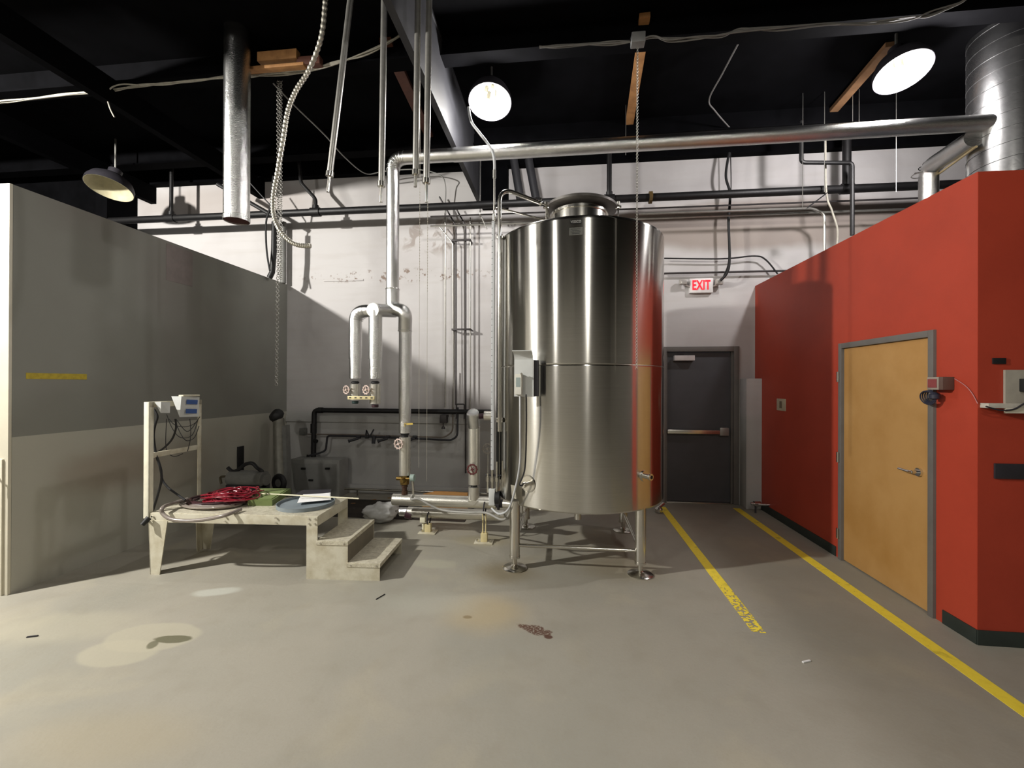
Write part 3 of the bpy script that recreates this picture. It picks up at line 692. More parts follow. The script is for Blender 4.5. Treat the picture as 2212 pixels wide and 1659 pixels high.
# branch with two drops
zB = P(812, 671, 'Y', PY).z
br = thing('insulated_branch_pipe', 'shiny insulated branch with two hanging drops and valves left of the main', 'pipe', tuple(P(812, 870, 'Y', PY-.2)))
xa = P(768, 700, 'Y', PY).x
zdr = lambda y: P(768, y, 'Y', PY).z
m = MB(); m.tube(arc([(up0.x+.02, PY+.02, zB), (xa, PY, zB), (xa, PY, zdr(776))], .12, 8), PR, 24)
for k in range(5):
    a = pi-(k+.5)/5*pi/2; m.torus((xa+.12+.11*math.cos(a), PY, zB-.12+.11*math.sin(a)), (-math.sin(a), 0, math.cos(a)), PR+.0015, .003, 20, 6)
m.build('left_drop', GALV, br)
ya = PY-.22; xb = P(811, 700, 'Y', ya).x; zb2 = P(811, 669, 'Y', ya-.07).z
zd2 = lambda y: P(812, y, 'Y', ya).z
m = MB(); m.cyl((xb+.1, PY+.06, zB), (xb, ya-.06, zb2), PR, n=28); m.cyl((xb, ya, zb2), (xb, ya, zd2(776)), PR, n=28); m.build('front_tee', GALV, br)
m = MB(); m.cyl((xb, ya-.057, zb2), (xb, ya-.064, zb2), PR+.003, n=28); m.build('end_cap', CREAMJ, br)
for (x_, y_, zf, cap) in ((xa, PY, zdr, TEALD), (xb, ya, zd2, PLUM)):
    MB().cyl((x_, y_, zf(818)), (x_, y_, zf(774)), PR-.006, n=28).build('lower_sleeve', GALV, br)
    MB().lathe([(.03, 0), (.045, .008), (.045, .02), (.03, .03)], (x_, y_, zf(829)), n=20).build('black_coupling', BLACK, br)
    ex_ = 872 if cap is TEALD else 880
    MB().cyl((x_, y_, zf(ex_-8)), (x_, y_, zf(830)), PR-.014, n=28).build('valve_jacket', CREAMJ, br)
    MB().lathe([(.03, -.0), (.036, .008), (.036, .03)], (x_, y_, zf(ex_)), n=20).build('end_flange', cap, br)
    handwheel(br, (x_-.055, y_-.1, zf(842)), (-.4, -1, 0), .042, WHEELW)
a = P(752, 859, 'Y', ya-.08); b = P(810, 859, 'Y', ya-.08)
m = MB(); m.box(a.x, b.x, ya-.095, ya-.08, a.z-.018, a.z+.018, .002); m.build('strut_bar', YSTRUT, br)
for k in range(5):
    x_ = a.x+.03+(b.x-a.x-.06)*k/4; MB().box(x_-.012, x_+.012, ya-.0965, ya-.094, a.z-.006, a.z+.006).build('slot', BLACK, br)

# header on stands
hz = P(950, 1082, 'Y', PY).z
h0 = P(850, 1080, 'Y', PY).x; h1 = P(1072, 1086, 'Y', PY).x
hd = thing('header_pipe', 'thick horizontal insulated header pipe on stands beside the tank', 'pipe', (h0, PY, hz))
m = MB(); m.cyl((h0, PY, hz), (h1, PY, hz), .064, n=32); m.torus((h0, PY, hz), (1, 0, 0), .062, .004, 28, 6); m.build('header_jacket', CREAMJ, hd)
xs = P(1024, 1070, 'Y', PY).x
m = MB(); m.cyl((xs, PY-.01, hz+.02), (xs, PY-.01, hz+.17), .06, n=24); m.prism([(-.058, 0), (.058, 0), (0, -.05)], lambda u, v, w_: Vector((xs+u, PY-w_, hz+.03+v)), .03, .07); m.build('tee_jacket', CREAMJ, hd)
MB().cyl((h1-.02, PY-.02, hz), (h1+.08, PY-.02, hz), .045, n=20).cyl((h1+.02, PY-.02, hz-.0), (h1+.04, PY-.02, hz), .07, n=20).build('end_coupling', DARKBOX, hd)
MB().cyl((h1+.08, PY-.02, hz), (h1+.22, PY-.05, hz), .045, n=20).build('end_stub', CREAMJ, hd)
# riser on header
rs = thing('insulated_riser', 'short insulated riser with slanted cap and dark red wheel standing on the header pipe', 'pipe', (xs, PY, hz+.17))
xr = P(1024, 980, 'Y', PY).x; zr = lambda y: P(1024, y, 'Y', PY).z
MB().cyl((xr, PY, zr(1046)), (xr, PY, zr(922)), .062, n=28).build('riser_jacket', CREAMJ, rs)
MB().cyl((xr, PY, zr(1060)), (xr, PY, zr(1044)), .036, n=20).build('black_coupling', BLACK, rs)
MB().torus((xr, PY, zr(922)), (0, 0, 1), .063, .005, 24, 6).build('band', SS, rs)
tp = P(1021, 893, 'Y', PY-.06)
m = MB(); m.cyl((xr, PY, zr(924)), tp, .062, .064, n=28); m.build('top_section', GALV, rs)
MB().lathe([(.0, .004), (.066, .004), (.068, 0), (.066, -.01)], tp, axis=(-.1, -.75, .66), n=28).build('slanted_cap', GALV, rs)
o_ = P(1052, 898, 'Y', PY+.05)
MB().cyl((xr+.03, PY+.03, zr(900)), (o_.x-.02, PY+.05, o_.z), .03, n=16).build('side_coupling', PLUM, rs)
MB().cyl((o_.x-.03, PY+.05, o_.z), (o_.x+.09, PY+.05, o_.z), .052, n=24).build('side_sleeve', CREAMJ, rs)
handwheel(rs, P(1020, 1014, 'Y', PY-.1), (-.05, -1, 0), .05, WHEELR)
# second small wheel riser behind
g = P(1054, 968, 'Y', PY+.1)
gw = thing('valve_spindle', 'thin riser with grey handwheel behind the gauge strip', 'valve', (g.x, g.y, hz))
MB().cyl((g.x, PY+.1, hz+.05), (g.x, PY+.1, g.z-.05), .011, n=10).build('spindle', CONDUIT, gw)
handwheel(gw, (g.x, PY+.06, g.z), (0, -1, 0), .05, mat('grey_handwheel', (140, 134, 126), .5))
# return pipe under the header
rp0 = P(868, 1105, 'Y', 4.98); rp1 = P(1090, 1112, 'Y', 4.98)
rp = thing('return_pipe', 'lower insulated pipe lying below the header with a dark end', 'pipe', (rp0.x, 4.98, rp0.z))
MB().cyl((rp0.x+.08, 4.98, rp0.z), (rp1.x+.0, 4.98, rp0.z), .062, n=28).build('jacket', CREAMJ, rp)
MB().cyl((rp0.x-.02, 4.98, rp0.z), (rp0.x+.16, 4.98, rp0.z), .052, n=24).build('end_sleeve', GALV, rp)
MB().cyl((rp0.x+.06, 4.975, rp0.z-.01), (rp0.x+.13, 4.975, rp0.z-.03), .063, n=20).build('dark_band', PLUM, rp)
def stand(px, py, name_l, zt):
    p = P(px, py, 'Z', 0); t = thing('pipe_stand', name_l, 'pipe stand', (p.x, p.y, 0))
    MB().box(p.x-.1, p.x+.1, p.y-.075, p.y+.075, 0, .012, .003).build('base_plate', CREAM, t)
    m = MB(); m.cyl((p.x-.016, p.y, .01), (p.x-.016, p.y, zt), .008, n=8); m.cyl((p.x+.016, p.y, .01), (p.x+.016, p.y, zt), .008, n=8); m.box(p.x-.035, p.x+.035, p.y-.03, p.y+.03, .01, .1, .004); m.build('post', YSTRUT, t)
    for dx in (-.07, .07): MB().cyl((p.x+dx, p.y-.03, .01), (p.x+dx, p.y-.03, .04), .012, n=6).build('bolt', SS, t)
    m = MB(); m.torus((p.x, p.y+.02, zt+.05), (1, 0, 0), .07, .008, 16, 6); m.build('clevis', DARKBOX, t); return t
stand(925, 1150, 'short cream pipe stand under the header, nearer the steps', rp0.z-.1)
stand(1046, 1171, 'cream pipe stand with twin rods under the header, nearer the tank', hz-.1)
pl_ = P(914, 1122, 'Y', 4.9)
tag(MB().box(pl_.x-.03, pl_.x+.03, 4.87, 4.93, pl_.z-.03, pl_.z+.03, .004).cyl((pl_.x, 4.9, 0), (pl_.x, 4.9, pl_.z), .014, n=8).build('support_block', mat('cream_block', (224, 220, 196), .5), None), 'small cream block clamp under the lower pipe', 'clamp')
hk = P(893, 1078, 'Y', PY-.07)
tag(MB().tube(spline([P(893, 1066, 'Y', PY-.02), P(888, 1078, 'Y', PY-.08), P(905, 1078, 'Y', PY-.09), P(930, 1092, 'Y', PY-.1), P(960, 1103, 'Y', PY-.12), P(1010, 1107, 'Y', PY-.2), P(1050, 1108, 'Y', 4.4), P(1082, 1122, 'Y', 4.3), P(1098, 1114, 'Y', 4.2), P(1108, 1086, 'Y', 4.1)], 8), .012, 10).build('grey_hose', mat('mid_grey_hose', (150, 148, 142), .5), None), 'grey hose strapped to the header and looping below the tank', 'hose')

# ================================================================== WALL PIPES
WY = BY-.12
lp = thing('black_wall_pipe', 'black iron pipe along the lower back wall turning down beside the corner', 'pipe', tuple(P(677, 995, 'Y', WY)))
a = P(677, 1002, 'Y', WY); b = P(679, 886, 'Y', WY); c = P(1060, 889, 'Y', WY)
MB().tube(arc([a, (b.x, WY, b.z), (c.x, WY, b.z)], .07, 8), .038, 18).build('run', BLKPIPE, lp)
for m in (MB().cyl((a.x, WY, P(677, 915, 'Y', WY).z), (a.x, WY, P(677, 935, 'Y', WY).z), .046, n=18), MB().cyl((b.x+.07, WY, b.z), (b.x+.14, WY, b.z), .046, n=18), MB().cyl((a.x, WY, P(677, 950, 'Y', WY).z), (a.x+.07, WY-.03, P(677, 953, 'Y', WY).z), .03, n=12)): m.build('coupling', BLKPIPE, lp)
gp = thing('gas_manifold', 'thin dark pipe manifold with small valves low on the back wall', 'pipe', tuple(P(820, 945, 'Y', WY)))
pts = [P(660, 998, 'Y', WY-.03), P(664, 985, 'Y', WY-.03), P(690, 979, 'Y', WY-.03), P(704, 973, 'Y', WY), P(707, 941, 'Y', WY), P(760, 942, 'Y', WY), P(860, 946, 'Y', WY), P(975, 951, 'Y', WY), P(988, 942, 'Y', WY), P(989, 880, 'Y', WY)]
MB().tube(arc(pts, .05, 6), .015, 10).build('run', DARKSTEEL, gp)
MB().tube([P(664, 982, 'Y', WY-.03), P(664, 1035, 'Y', WY-.03), P(672, 1038, 'Y', WY-.03)], .013, 8).build('drop', BLKPIPE, gp)
MB().tube(arc([P(665, 938, 'Y', WY), P(760, 939, 'Y', WY+.02), P(960, 945, 'Y', WY+.03), P(978, 932, 'Y', WY+.03), P(980, 800, 'Y', WY+.03)], .06, 6), .011, 8).build('copper_run', mat('dull_copper', (120, 110, 100), .5, .4), gp)
for (px, s) in ((775, 0), (793, 1), (808, 2), (838, 0), (896, 0)):
    p = P(px, 944, 'Y', WY-.02)
    m = MB(); m.cyl(p+Vector((-.03, 0, 0)), p+Vector((.03, 0, 0)), .024, n=10)
    if s == 0: m.cyl(p+Vector((0, -.02, -.02)), p+Vector((-.1, -.1, -.05)), .02, n=10); m.cyl(p+Vector((-.1, -.1, -.05)), p+Vector((-.115, -.11, -.055)), .026, n=10)
    elif s == 1: m.slab(p+Vector((0, -.03, .06)), (.008, 0, .04), (0, .006, 0), (.012, 0, -.002)); m.slab(p+Vector((.02, -.03, .07)), (-.02, 0, .04), (0, .006, 0), (.008, 0, .004))
    else: m.cyl(p, p+Vector((0, -.02, -.1)), .028, n=10); m.slab(p+Vector((-.02, -.03, .07)), (.03, 0, .05), (0, .006, 0), (.008, 0, -.006))
    m.build('valve', DARKSTEEL, gp)
# vertical conduits on the back wall
cg = 'slim vertical pipes on the back wall left of the tank'
def vpipe(pts, r, m_, label, Y=WY, name='wall_conduit', cat='conduit', rad=.05):
    return tag(MB().tube(arc([P(x, y, 'Y', Y) for x, y in pts], rad, 5), r, 8).build(name, m_, None), label, cat, cg)
DC = mat('dark_conduit', (62, 58, 58), .5, .3)
vpipe([(949, 425), (985, 488), (985, 875)], .012, DC, 'dark vertical conduit, left of the dark pair on the bracket rails')
vpipe([(985, 450), (1006, 488), (1006, 1022)], .012, DC, 'dark vertical conduit, right of the dark pair and reaching lowest')
vpipe([(962, 440), (962, 880)], .013, CONDUIT, 'light galvanised conduit left of the bracket rails')
vpipe([(948, 488), (978, 525), (980, 880)], .009, CONDUIT, 'thin light conduit bent at its top beside the bracket')
vpipe([(1016, 470), (1016, 890)], .010, CONDUIT, 'light galvanised conduit right of the bracket rails')
for y_, l_ in ((520, 'upper'), (712, 'lower')):
    a = P(976, y_, 'Y', WY-.02); b = P(1017, y_, 'Y', WY-.02)
    m = MB(); m.box(a.x, b.x, WY-.045, WY-.02, a.z-.014, a.z+.014, .002)
    for x_ in (a.x+.01, b.x-.01): m.box(x_-.01, x_+.01, WY-.03, BY, a.z-.01, a.z+.01)
    tag(m.build('strut_bracket', DC, None), '%s dark strut bracket holding the vertical conduits' % l_, 'bracket')
# box + small lamp on wall
o = P(958, 905, 'Y', WY)
tag(MB().box(o.x-.05, o.x+.05, WY-.03, BY, o.z-.06, o.z+.06, .006).cyl((o.x, WY-.01, o.z-.06), (o.x, WY-.01, o.z-.12), .01, n=8).lathe([(.03, 0), (.024, .03), (.01, .04)], (o.x, WY-.01, o.z-.15), n=14).build('junction_box', DC, None), 'dark square junction box below the black wall pipe', 'junction box')
o = P(655, 932, 'Y', BY-.03)
tag(MB().box(o.x-.055, o.x+.055, BY-.05, BY, o.z-.05, o.z+.05, .006).cyl((o.x, BY-.03, o.z-.05), (o.x+.02, BY-.03, 0.9), .01, n=8).build('outlet_box', EQG, None), 'grey outlet box on the back wall near the corner', 'outlet box')
rtube = P(994, 885, 'Y', WY-.02)
tag(MB().tube(arc([P(986, 905, 'Y', WY-.02), P(986, 873, 'Y', WY-.02), P(1003, 873, 'Y', WY-.02), P(1003, 905, 'Y', WY-.02)], .02, 4), .01, 8).build('pipe_loop', DC, None), 'short dark pipe loop just above the black wall pipe', 'pipe')
# upper black sprinkler pipe
SY = 6.15
um = thing('sprinkler_pipe', 'long black iron pipe under the ceiling along the back wall', 'pipe', tuple(P(1100, 440, 'Y', SY)))
zt_ = P(1100, 440, 'Y', SY).z
xl = P(236, 470, 'Y', SY).x
MB().cyl((xl, SY, zt_), (6.5, SY, zt_), .052, n=20).build('run', BLKPIPE, um)
for px in (370, 682, 1316, 1829):
    x_ = P(px, 440, 'Y', SY).x
    MB().cyl((x_-.07, SY, zt_), (x_+.07, SY, zt_), .066, n=18).cyl((x_, SY, zt_), (x_, SY, zt_+.1), .045, n=14).build('tee', BLKPIPE, um)
for px in (370, 1316): 
    x_ = P(px, 440, 'Y', SY).x; MB().cyl((x_, SY, zt_), (x_, SY, CZ), .027 if px == 370 else .034, n=12).build('hanger_pipe', BLKPIPE, um)
x_ = P(1829, 400, 'Y', SY).x; MB().cyl((x_, SY, zt_), (x_, SY, CZ), .05, n=14).build('hanger_pipe', BLKPIPE, um)
MB().tube(arc([P(682, 450, 'Y', SY), P(682, 430, 'Y', SY), P(650, 395, 'Y', SY), P(645, 340, 'Y', SY)], .05, 5), .026, 10).build('branch', BLKPIPE, um)
m = MB(); p_ = P(1405, 424, 'Y', SY); m.cyl((p_.x-.02, SY, zt_), (p_.x+.02, SY, zt_), .085, n=8); m.build('flange', mat('dull_ochre_iron', (96, 76, 40), .6, .3), um)
# conduit pair below sprinkler pipe
for (y1, y2, r, l_) in ((463, 437, .012, 'upper thin conduit running across the back wall to the red room'), (484, 460, .014, 'lower thin conduit running across behind the tank lid')):
    a = P(930, y1+5, 'Y', 6.3); b = P(2010, y2-10, 'Y', 6.3)
    tag(MB().tube([a, b], r, 8).build('wall_conduit', CONDUIT if r > .013 else DC, None), l_, 'conduit')
tag(MB().tube(arc([P(1380, 462, 'Y', 6.2), P(1755, 450, 'Y', 6.2), P(1781, 462, 'Y', 6.2), P(1781, 625, 'Y', 6.2)], .06, 6), .016, 10).build('bent_conduit', CONDUIT, None), 'pale conduit bending down behind the red wall', 'conduit')
tag(MB().tube(spline([P(1783, 300, 'Y', 6.0), P(1785, 415, 'Y', 6.0), P(1797, 455, 'Y', 6.0), P(1809, 495, 'Y', 6.0), P(1808, 530, 'Y', 6.0)], 6), .011, 8).build('ceiling_cord', WIREW, None), 'cream cord hanging above the far red wall', 'cord')
# dark hangers right
tag(MB().tube(arc([P(1731, 262, 'Y', 5.9), P(1731, 351, 'Y', 5.9), P(1841, 352, 'Y', 5.9), P(1841, 508, 'Y', 5.9)], .05, 5), .025, 10).build('iron_pipe_bend', BLKPIPE, None), 'black iron pipe stepping sideways then down behind the red wall', 'pipe')
tag(MB().tube(spline([P(1575, 330, 'Y', 6.4), P(1568, 380, 'Y', 6.4), P(1577, 420, 'Y', 6.4), P(1574, 480, 'Y', 6.4), P(1576, 560, 'Y', 6.4), P(1570, 590, 'Y', 6.4), P(1556, 606, 'Y', 6.45)], 8), .018, 8).tube(spline([P(1578, 330, 'Y', 6.42), P(1579, 410, 'Y', 6.42), P(1572, 470, 'Y', 6.42), P(1574, 560, 'Y', 6.42), P(1563, 596, 'Y', 6.45)], 8), .007, 8).build('black_cable_pair', BLACK, None), 'black cables dropping to the exit sign', 'cable')
tag(MB().tube([P(1430, 591, 'Y', 6.52), P(1780, 583, 'Y', 6.52)], .015, 8).build('wall_conduit', DC, None), 'dark thin conduit directly above the exit sign', 'conduit')
tag(MB().tube(spline([P(1430, 558, 'Y', 6.5), P(1560, 559, 'Y', 6.5), P(1630, 553, 'Y', 6.5), P(1655, 562, 'Y', 6.5), P(1680, 592, 'Y', 6.5)], 8), .011, 8).build('wall_cable', BLACK, None), 'black cable sagging over to the red wall corner', 'cable')
a = P(1745, 448, 'Y', 5.9); b = P(1785, 418, 'Y', 5.7)
tag(MB().slab((a+b)/2, (b-a)/2, Vector((0, .02, 0)), Vector((.012, 0, .018))).build('hanger_strut', DARKSTEEL, None), 'short dark slanted strut hanging behind the red wall', 'strut')
wr = [(1781, 310, 1784, 415), (1734, 350, 1736, 450), (1936, 300, 1928, 415), (1842, 200, 1844, 262), (1856, 160, 1857, 262), (1352, 270, 1350, 335)]
for j, (x0, y0, x1, y1) in enumerate(wr):
    a = P(x0, y0, 'Y', 5.6); b = P(x1, y1, 'Y', 5.6)
    tag(MB().tube([(a.x, 5.6, CZ), (a.x, 5.6, b.z)], .0035, 6).build('hanger_wire', CONDUIT, None), ['pale hanger wire above the slanted strut', 'dark hanger wire left of the slanted strut', 'hanger wire beside the bent silver duct', 'hanger wire above the main pipe, left of a pair', 'hanger wire above the main pipe, right of a pair', 'short hanger wire beside the tan timber'][j], 'wire')
# dark slanted pipes by the beam seat
for j, (x0, y0, x1, y1) in enumerate(((1110, 345, 1124, 430), (1142, 345, 1158, 430))):
    tag(MB().tube([P(x0, y0, 'Y', 6.4), P(x1, y1, 'Y', 6.4)], .06, 12).build('stub_pipe', DARKSTEEL, None), 'dark slanted stub pipe above the tank, %s of two' % ('left', 'right')[j], 'pipe')
# ring hook thing
o = P(1037, 462, 'Y', 6.2)
tag(MB().cyl((o.x, 6.2, o.z+.02), (o.x, 6.2, 4.95), .006, n=6).torus(o, (1, .2, 0), .04, .01, 16, 6).tube([o, P(1052, 495, 'Y', 6.2)], .008, 6).build('eye_hanger', CONDUIT, None), 'rod with ring hook hanging beside the conduits', 'hanger')

# ================================================================== CHIMNEY + DUCTS
CY_ = 4.86
ctr = P(2170, 300, 'Y', CY_); cr = .292
ch = thing('flue_duct', 'large round galvanised spiral duct rising from the red room', 'duct', (ctr.x+.02, CY_, 3.1))
cxx = ctr.x+.03
MB().cyl((cxx, CY_, 3.0), (cxx, CY_, CZ+.05), cr, n=56, caps=False).build('duct_body', mat('spiral_galvanised', (205, 205, 205), .27, 1, .1, 14, .05, 40), ch)
sm = MB(); pts = []
for i in range(0, 360):
    t = i/24; a = 2*pi*t; z_ = 3.05+.145*t
    if z_ > CZ: break
    pts.append((cxx+(cr+.001)*math.cos(a), CY_+(cr+.001)*math.sin(a), z_))
sm.tube(pts, .003, 6); sm.build('spiral_seam', mat('seam_galvanised', (70, 70, 70), .5, .6), ch)
MB().torus((cxx, CY_, 3.13), (0, 0, 1), cr+.02, .02, 56, 8).build('collar', DARKBOX, ch)
bd = thing('bent_silver_duct', 'smaller silver pipe bending down behind the red wall', 'duct', tuple(P(2005, 420, 'Y', 5.5)))
q1 = P(2105, 297, 'Y', 4.8); q2 = P(2006, 362, 'Y', 5.45); q3 = P(2006, 470, 'Y', 5.45)
MB().tube(arc([q1, q2, (q2.x, 5.45, q3.z)], .12, 8), .088, 24).build('duct_body', GALV, bd)
m = MB(); 
for k in range(5): 
    t = k/4; m.torus(q2+Vector((.04, -.04, .02))*(1-2*t)+Vector((.0, 0, -.04*t)), (q1-q2).normalized()*(1-t)+Vector((0, 0, 1))*t, .09, .005, 24, 6)
m.build('elbow_gores', GALV, bd)
MB().tube([q1+Vector((.0, -.02, -.1)), q2+Vector((.06, -.06, -.1))], .012, 8).build('cream_tape', mat('cream_tape', (190, 170, 130), .5), bd)
# hanging round duct left
hd0 = P(511, 470, 'Y', 4.0)
dd = thing('hanging_duct', 'open ended silver round duct hanging down over the grey wall', 'duct', (hd0.x, 4.0, hd0.z))
zb = P(511, 478, 'Y', 4.0).z
MB().lathe([(.113, zb), (.115, zb+.001), (.113, zb+.05), (.115, zb+.052), (.115, CZ), (.112, CZ), (.111, zb+.02)], (hd0.x, 4.0, 0), n=40, closed=True).build('duct_body', GALV, dd)
m = MB()
for k in range(36):
    a = 2*pi*k/36; m.slab((hd0.x+.1155*math.cos(a), 4.0+.1155*math.sin(a), zb+.022), (-.004*math.sin(a), .004*math.cos(a), 0), (0, 0, .02), (.0025*math.cos(a), .0025*math.sin(a), 0))
m.build('crimped_edge', GALV, dd)
MB().lathe([(.1105, zb+.012), (.1105, zb+.4), (.02, zb+.4)], (hd0.x, 4.0, 0), n=32).build('dark_inside', REDDUCT, dd)
# hanging conduits
CG = [(757, 0, 712, 378, 708, 415, 'slanted hanging conduit, leftmost of four above the platform'), (830, 0, 824, 400, 823, 437, 'hanging conduit passing just left of the pipe elbow'),
      (903, 0, 898, 375, 897, 404, 'hanging conduit, left one of the close pair'), (927, 0, 921, 393, 921, 437, 'hanging conduit, right one of the close pair')]
for (x0, y0, x1, y1, x2, y2, l_) in CG:
    a = P(x0, y0, 'Y', 3.3); b = P(x1, y1, 'Y', 3.3); c = P(x2, y2, 'Y', 3.3); d = (a-b).normalized(); top = b+d*((CZ-b.z)/d.z)
    t = thing('hanging_conduit', l_, 'conduit', tuple(c), 'conduits hanging from the ceiling')
    MB().cyl(b, top, .024, n=16).build('conduit', CONDUIT, t)
    MB().cyl(b-d*.012, b+d*.025, .03, n=16).build('bushing', SS, t)
    MB().cyl(c, b, .0125, n=12).build('inner_tube', SS, t)
for j, (px, y0, y1) in enumerate(((907, 415, 1010), (924, 437, 1040))):
    a = P(px, y0, 'Y', 4.3); b = P(px, y1, 'Y', 4.3)
    m = MB(); m.cyl((a.x, 4.3, b.z), (a.x, 4.3, CZ), .0016, n=5)
    z_ = a.z
    while z_ > a.z-.9: m.lathe([(.0005, -.007), (.005, 0), (.0005, .007)], (a.x, 4.3, z_), n=6); z_ -= .028
    tag(m.build('pull_cord', WIREW, None), 'thin beaded pull cord, %s of the two beside the main pipe' % ('left', 'right')[j], 'cord')
# flexible metal conduit
pts = spline([P(x, y, 'Y', Y) for x, y, Y in ((704, -40, 3.4), (703, 0, 3.42), (694, 80, 3.45), (668, 150, 3.5), (640, 195, 3.5), (622, 240, 3.5), (612, 300, 3.5), (600, 370, 3.5), (591, 420, 3.5), (591, 462, 3.5), (603, 495, 3.5), (625, 520, 3.5), (648, 530, 3.5), (671, 531, 3.5))], 26)
tag(MB().tube(pts, .02, 10, rf=lambda i: .0215 if i % 4 < 2 else .0175).build('flexible_metal_conduit', mat('flex_metal', (196, 192, 180), .35, .8, .1), None), 'ribbed flexible metal conduit dangling in a long curve', 'conduit')
# chains
def chain(px, y0, y1, Y, label, link=.034, r=.0035, px2=None, s=.45):
    a = P(px, y0, 'Y', Y); b = P(px2 or px, y1, 'Y', Y); n = int((a-b).length/(link*.78)); m = MB()
    for i in range(n):
        c = a.lerp(b, i/n); m.torus(c, (1, .3, 0) if i % 2 else (-.3, 1, 0), link/2, r, 8, 4, 1 if False else 1)
    return tag(m.build('chain', CONDUIT, None), label, 'chain')
chain(601, 150, 600, 4.4, 'long chain hanging before the grey wall corner', .03, .0036)
chain(607, 150, 605, 4.4, 'second strand of chain beside the long one, ending higher', .026, .003)
chain(600, 601, 835, 4.4, 'lower end of the long chain over the grey wall edge', .03, .0036, 597)
chain(1377, 104, 800, 3.7, 'thin chain hanging in front of the tank right side', .017, .0019, 1375)
# black pipe + cables near corner
o = P(593, 480, 'Y', 6.1); o2 = P(590, 590, 'Y', 6.1); 
tag(MB().tube([o, P(592, 540, 'Y', 6.1), P(588, 588, 'Y', 6.1), P(582, 600, 'Y', 6.1)], .04, 12).build('black_drop_pipe', BLKPIPE, None), 'black pipe dropping behind the grey wall corner', 'pipe')
tag(MB().tube(spline([P(590, 380, 'Y', 6.0), P(585, 440, 'Y', 6.0), P(575, 480, 'Y', 6.0), P(576, 540, 'Y', 6.0), P(583, 585, 'Y', 6.0)], 8), .013, 8).build('black_cable', BLACK, None), 'black cable looping beside the drop pipe', 'cable')
tag(MB().cyl((P(612, 500, 'Y', 6.5).x, 6.5, 3.3), (P(612, 500, 'Y', 6.5).x, 6.5, P(612, 480, 'Y', 6.5).z), .045, n=14).build('shadow_strip', EQG, None), 'grey rod put in for the shadow strip at the back wall corner', 'pipe')  # no real pipe: grey cylinder drawn in place of a shadow strip
tag(MB().tube([P(470, 398, 'Y', 6.0), P(600, 472, 'Y', 6.12)], .03, 10).build('slanted_pipe', BLKPIPE, None), 'black slanted pipe behind the hanging duct', 'pipe')
tag(MB().tube([P(540, 395, 'Y', 6.0), P(592, 452, 'Y', 6.12)], .01, 8).build('slanted_cable', BLACK, None), 'thin black slanted cable right of the hanging duct', 'cable')
# cable bundles near ceiling
def bundle(ctrl, Y, label, m_, n=4, r=.007, spread=.016):
    m = MB()
    for k in range(n):
        pts = []
        for i, (x, y) in enumerate(ctrl):
            p = P(x, y, 'Y', Y); pts.append(p+Vector((0, random.uniform(-spread, spread), random.uniform(-spread, spread))))
        m.tube(spline(pts, 6), r, 6)
    return tag(m.build('cable_bundle', m_, None), label, 'cable')
bundle([(-60, 226), (0, 219), (75, 213), (150, 206), (235, 196), (300, 185), (360, 181), (420, 175), (490, 166), (540, 162), (600, 158), (660, 152), (720, 140), (780, 120), (822, 100), (872, 72)], 4.2, 'pale cable bundle strung along the joist left of the tank lamp', WIREW, 5)
tag(MB().tube(spline([P(x, y, 'Y', 4.15) for x, y in ((300, 184), (265, 182), (240, 190), (232, 208), (237, 232), (247, 253))], 8), .007, 8).build('loose_cable', WIREW, None), 'loose cable end curling down from the left bundle', 'cable')
tag(MB().tube(spline([P(x, y, 'Y', 4.15) for x, y in ((486, 125), (500, 116), (494, 132), (500, 150), (520, 162), (560, 164))], 8), .007, 8).build('loose_cable', WIREW, None), 'loose cable end curling around the broken timber', 'cable')
bundle([(1165, 102), (1200, 101), (1260, 99), (1320, 93), (1372, 88), (1410, 80), (1446, 87), (1500, 85), (1560, 76), (1600, 66), (1680, 62), (1780, 54), (1880, 48), (1960, 42), (2010, 30), (2070, 8), (2090, -8)], 3.75, 'grey cable bundle strung along the joist right of the tank lamp', mat('grey_dusty_cable', (112, 110, 106), .6), 4, .006)
o = P(1378, 87, 'Y', 3.72)
tag(MB().box(o.x-.055, o.x+.055, 3.68, 3.76, o.z-.04, o.z+.045, .006).build('junction_box', mat('grey_metal_box', (132, 132, 132), .5, .3), None), 'grey metal junction box on the tan timber', 'junction box')
tag(MB().tube(spline([P(590, 180, 'Y', 4.5), P(640, 232, 'Y', 4.8), P(700, 290, 'Y', 5.2), P(745, 340, 'Y', 5.7), P(790, 375, 'Y', 6.2), P(830, 370, 'Y', 6.3), P(900, 366, 'Y', 6.3), P(950, 378, 'Y', 6.35), P(962, 400, 'Y', 6.45), P(962, 440, 'Y', 6.48)], 8), .008, 8).build('slack_cable', WIREG, None), 'slack grey cable sweeping down to the vertical conduits', 'cable')
tag(MB().tube(spline([P(1597, 90, 'Y', 4.6), P(1560, 160, 'Y', 4.9), P(1532, 215, 'Y', 5.2), P(1545, 240, 'Y', 5.5), P(1578, 278, 'Y', 5.9)], 8), .008, 8).build('slack_cable', mat('grey_mid_cable', (110, 108, 106), .6), None), 'grey cable zigzagging under the dark ceiling', 'cable')
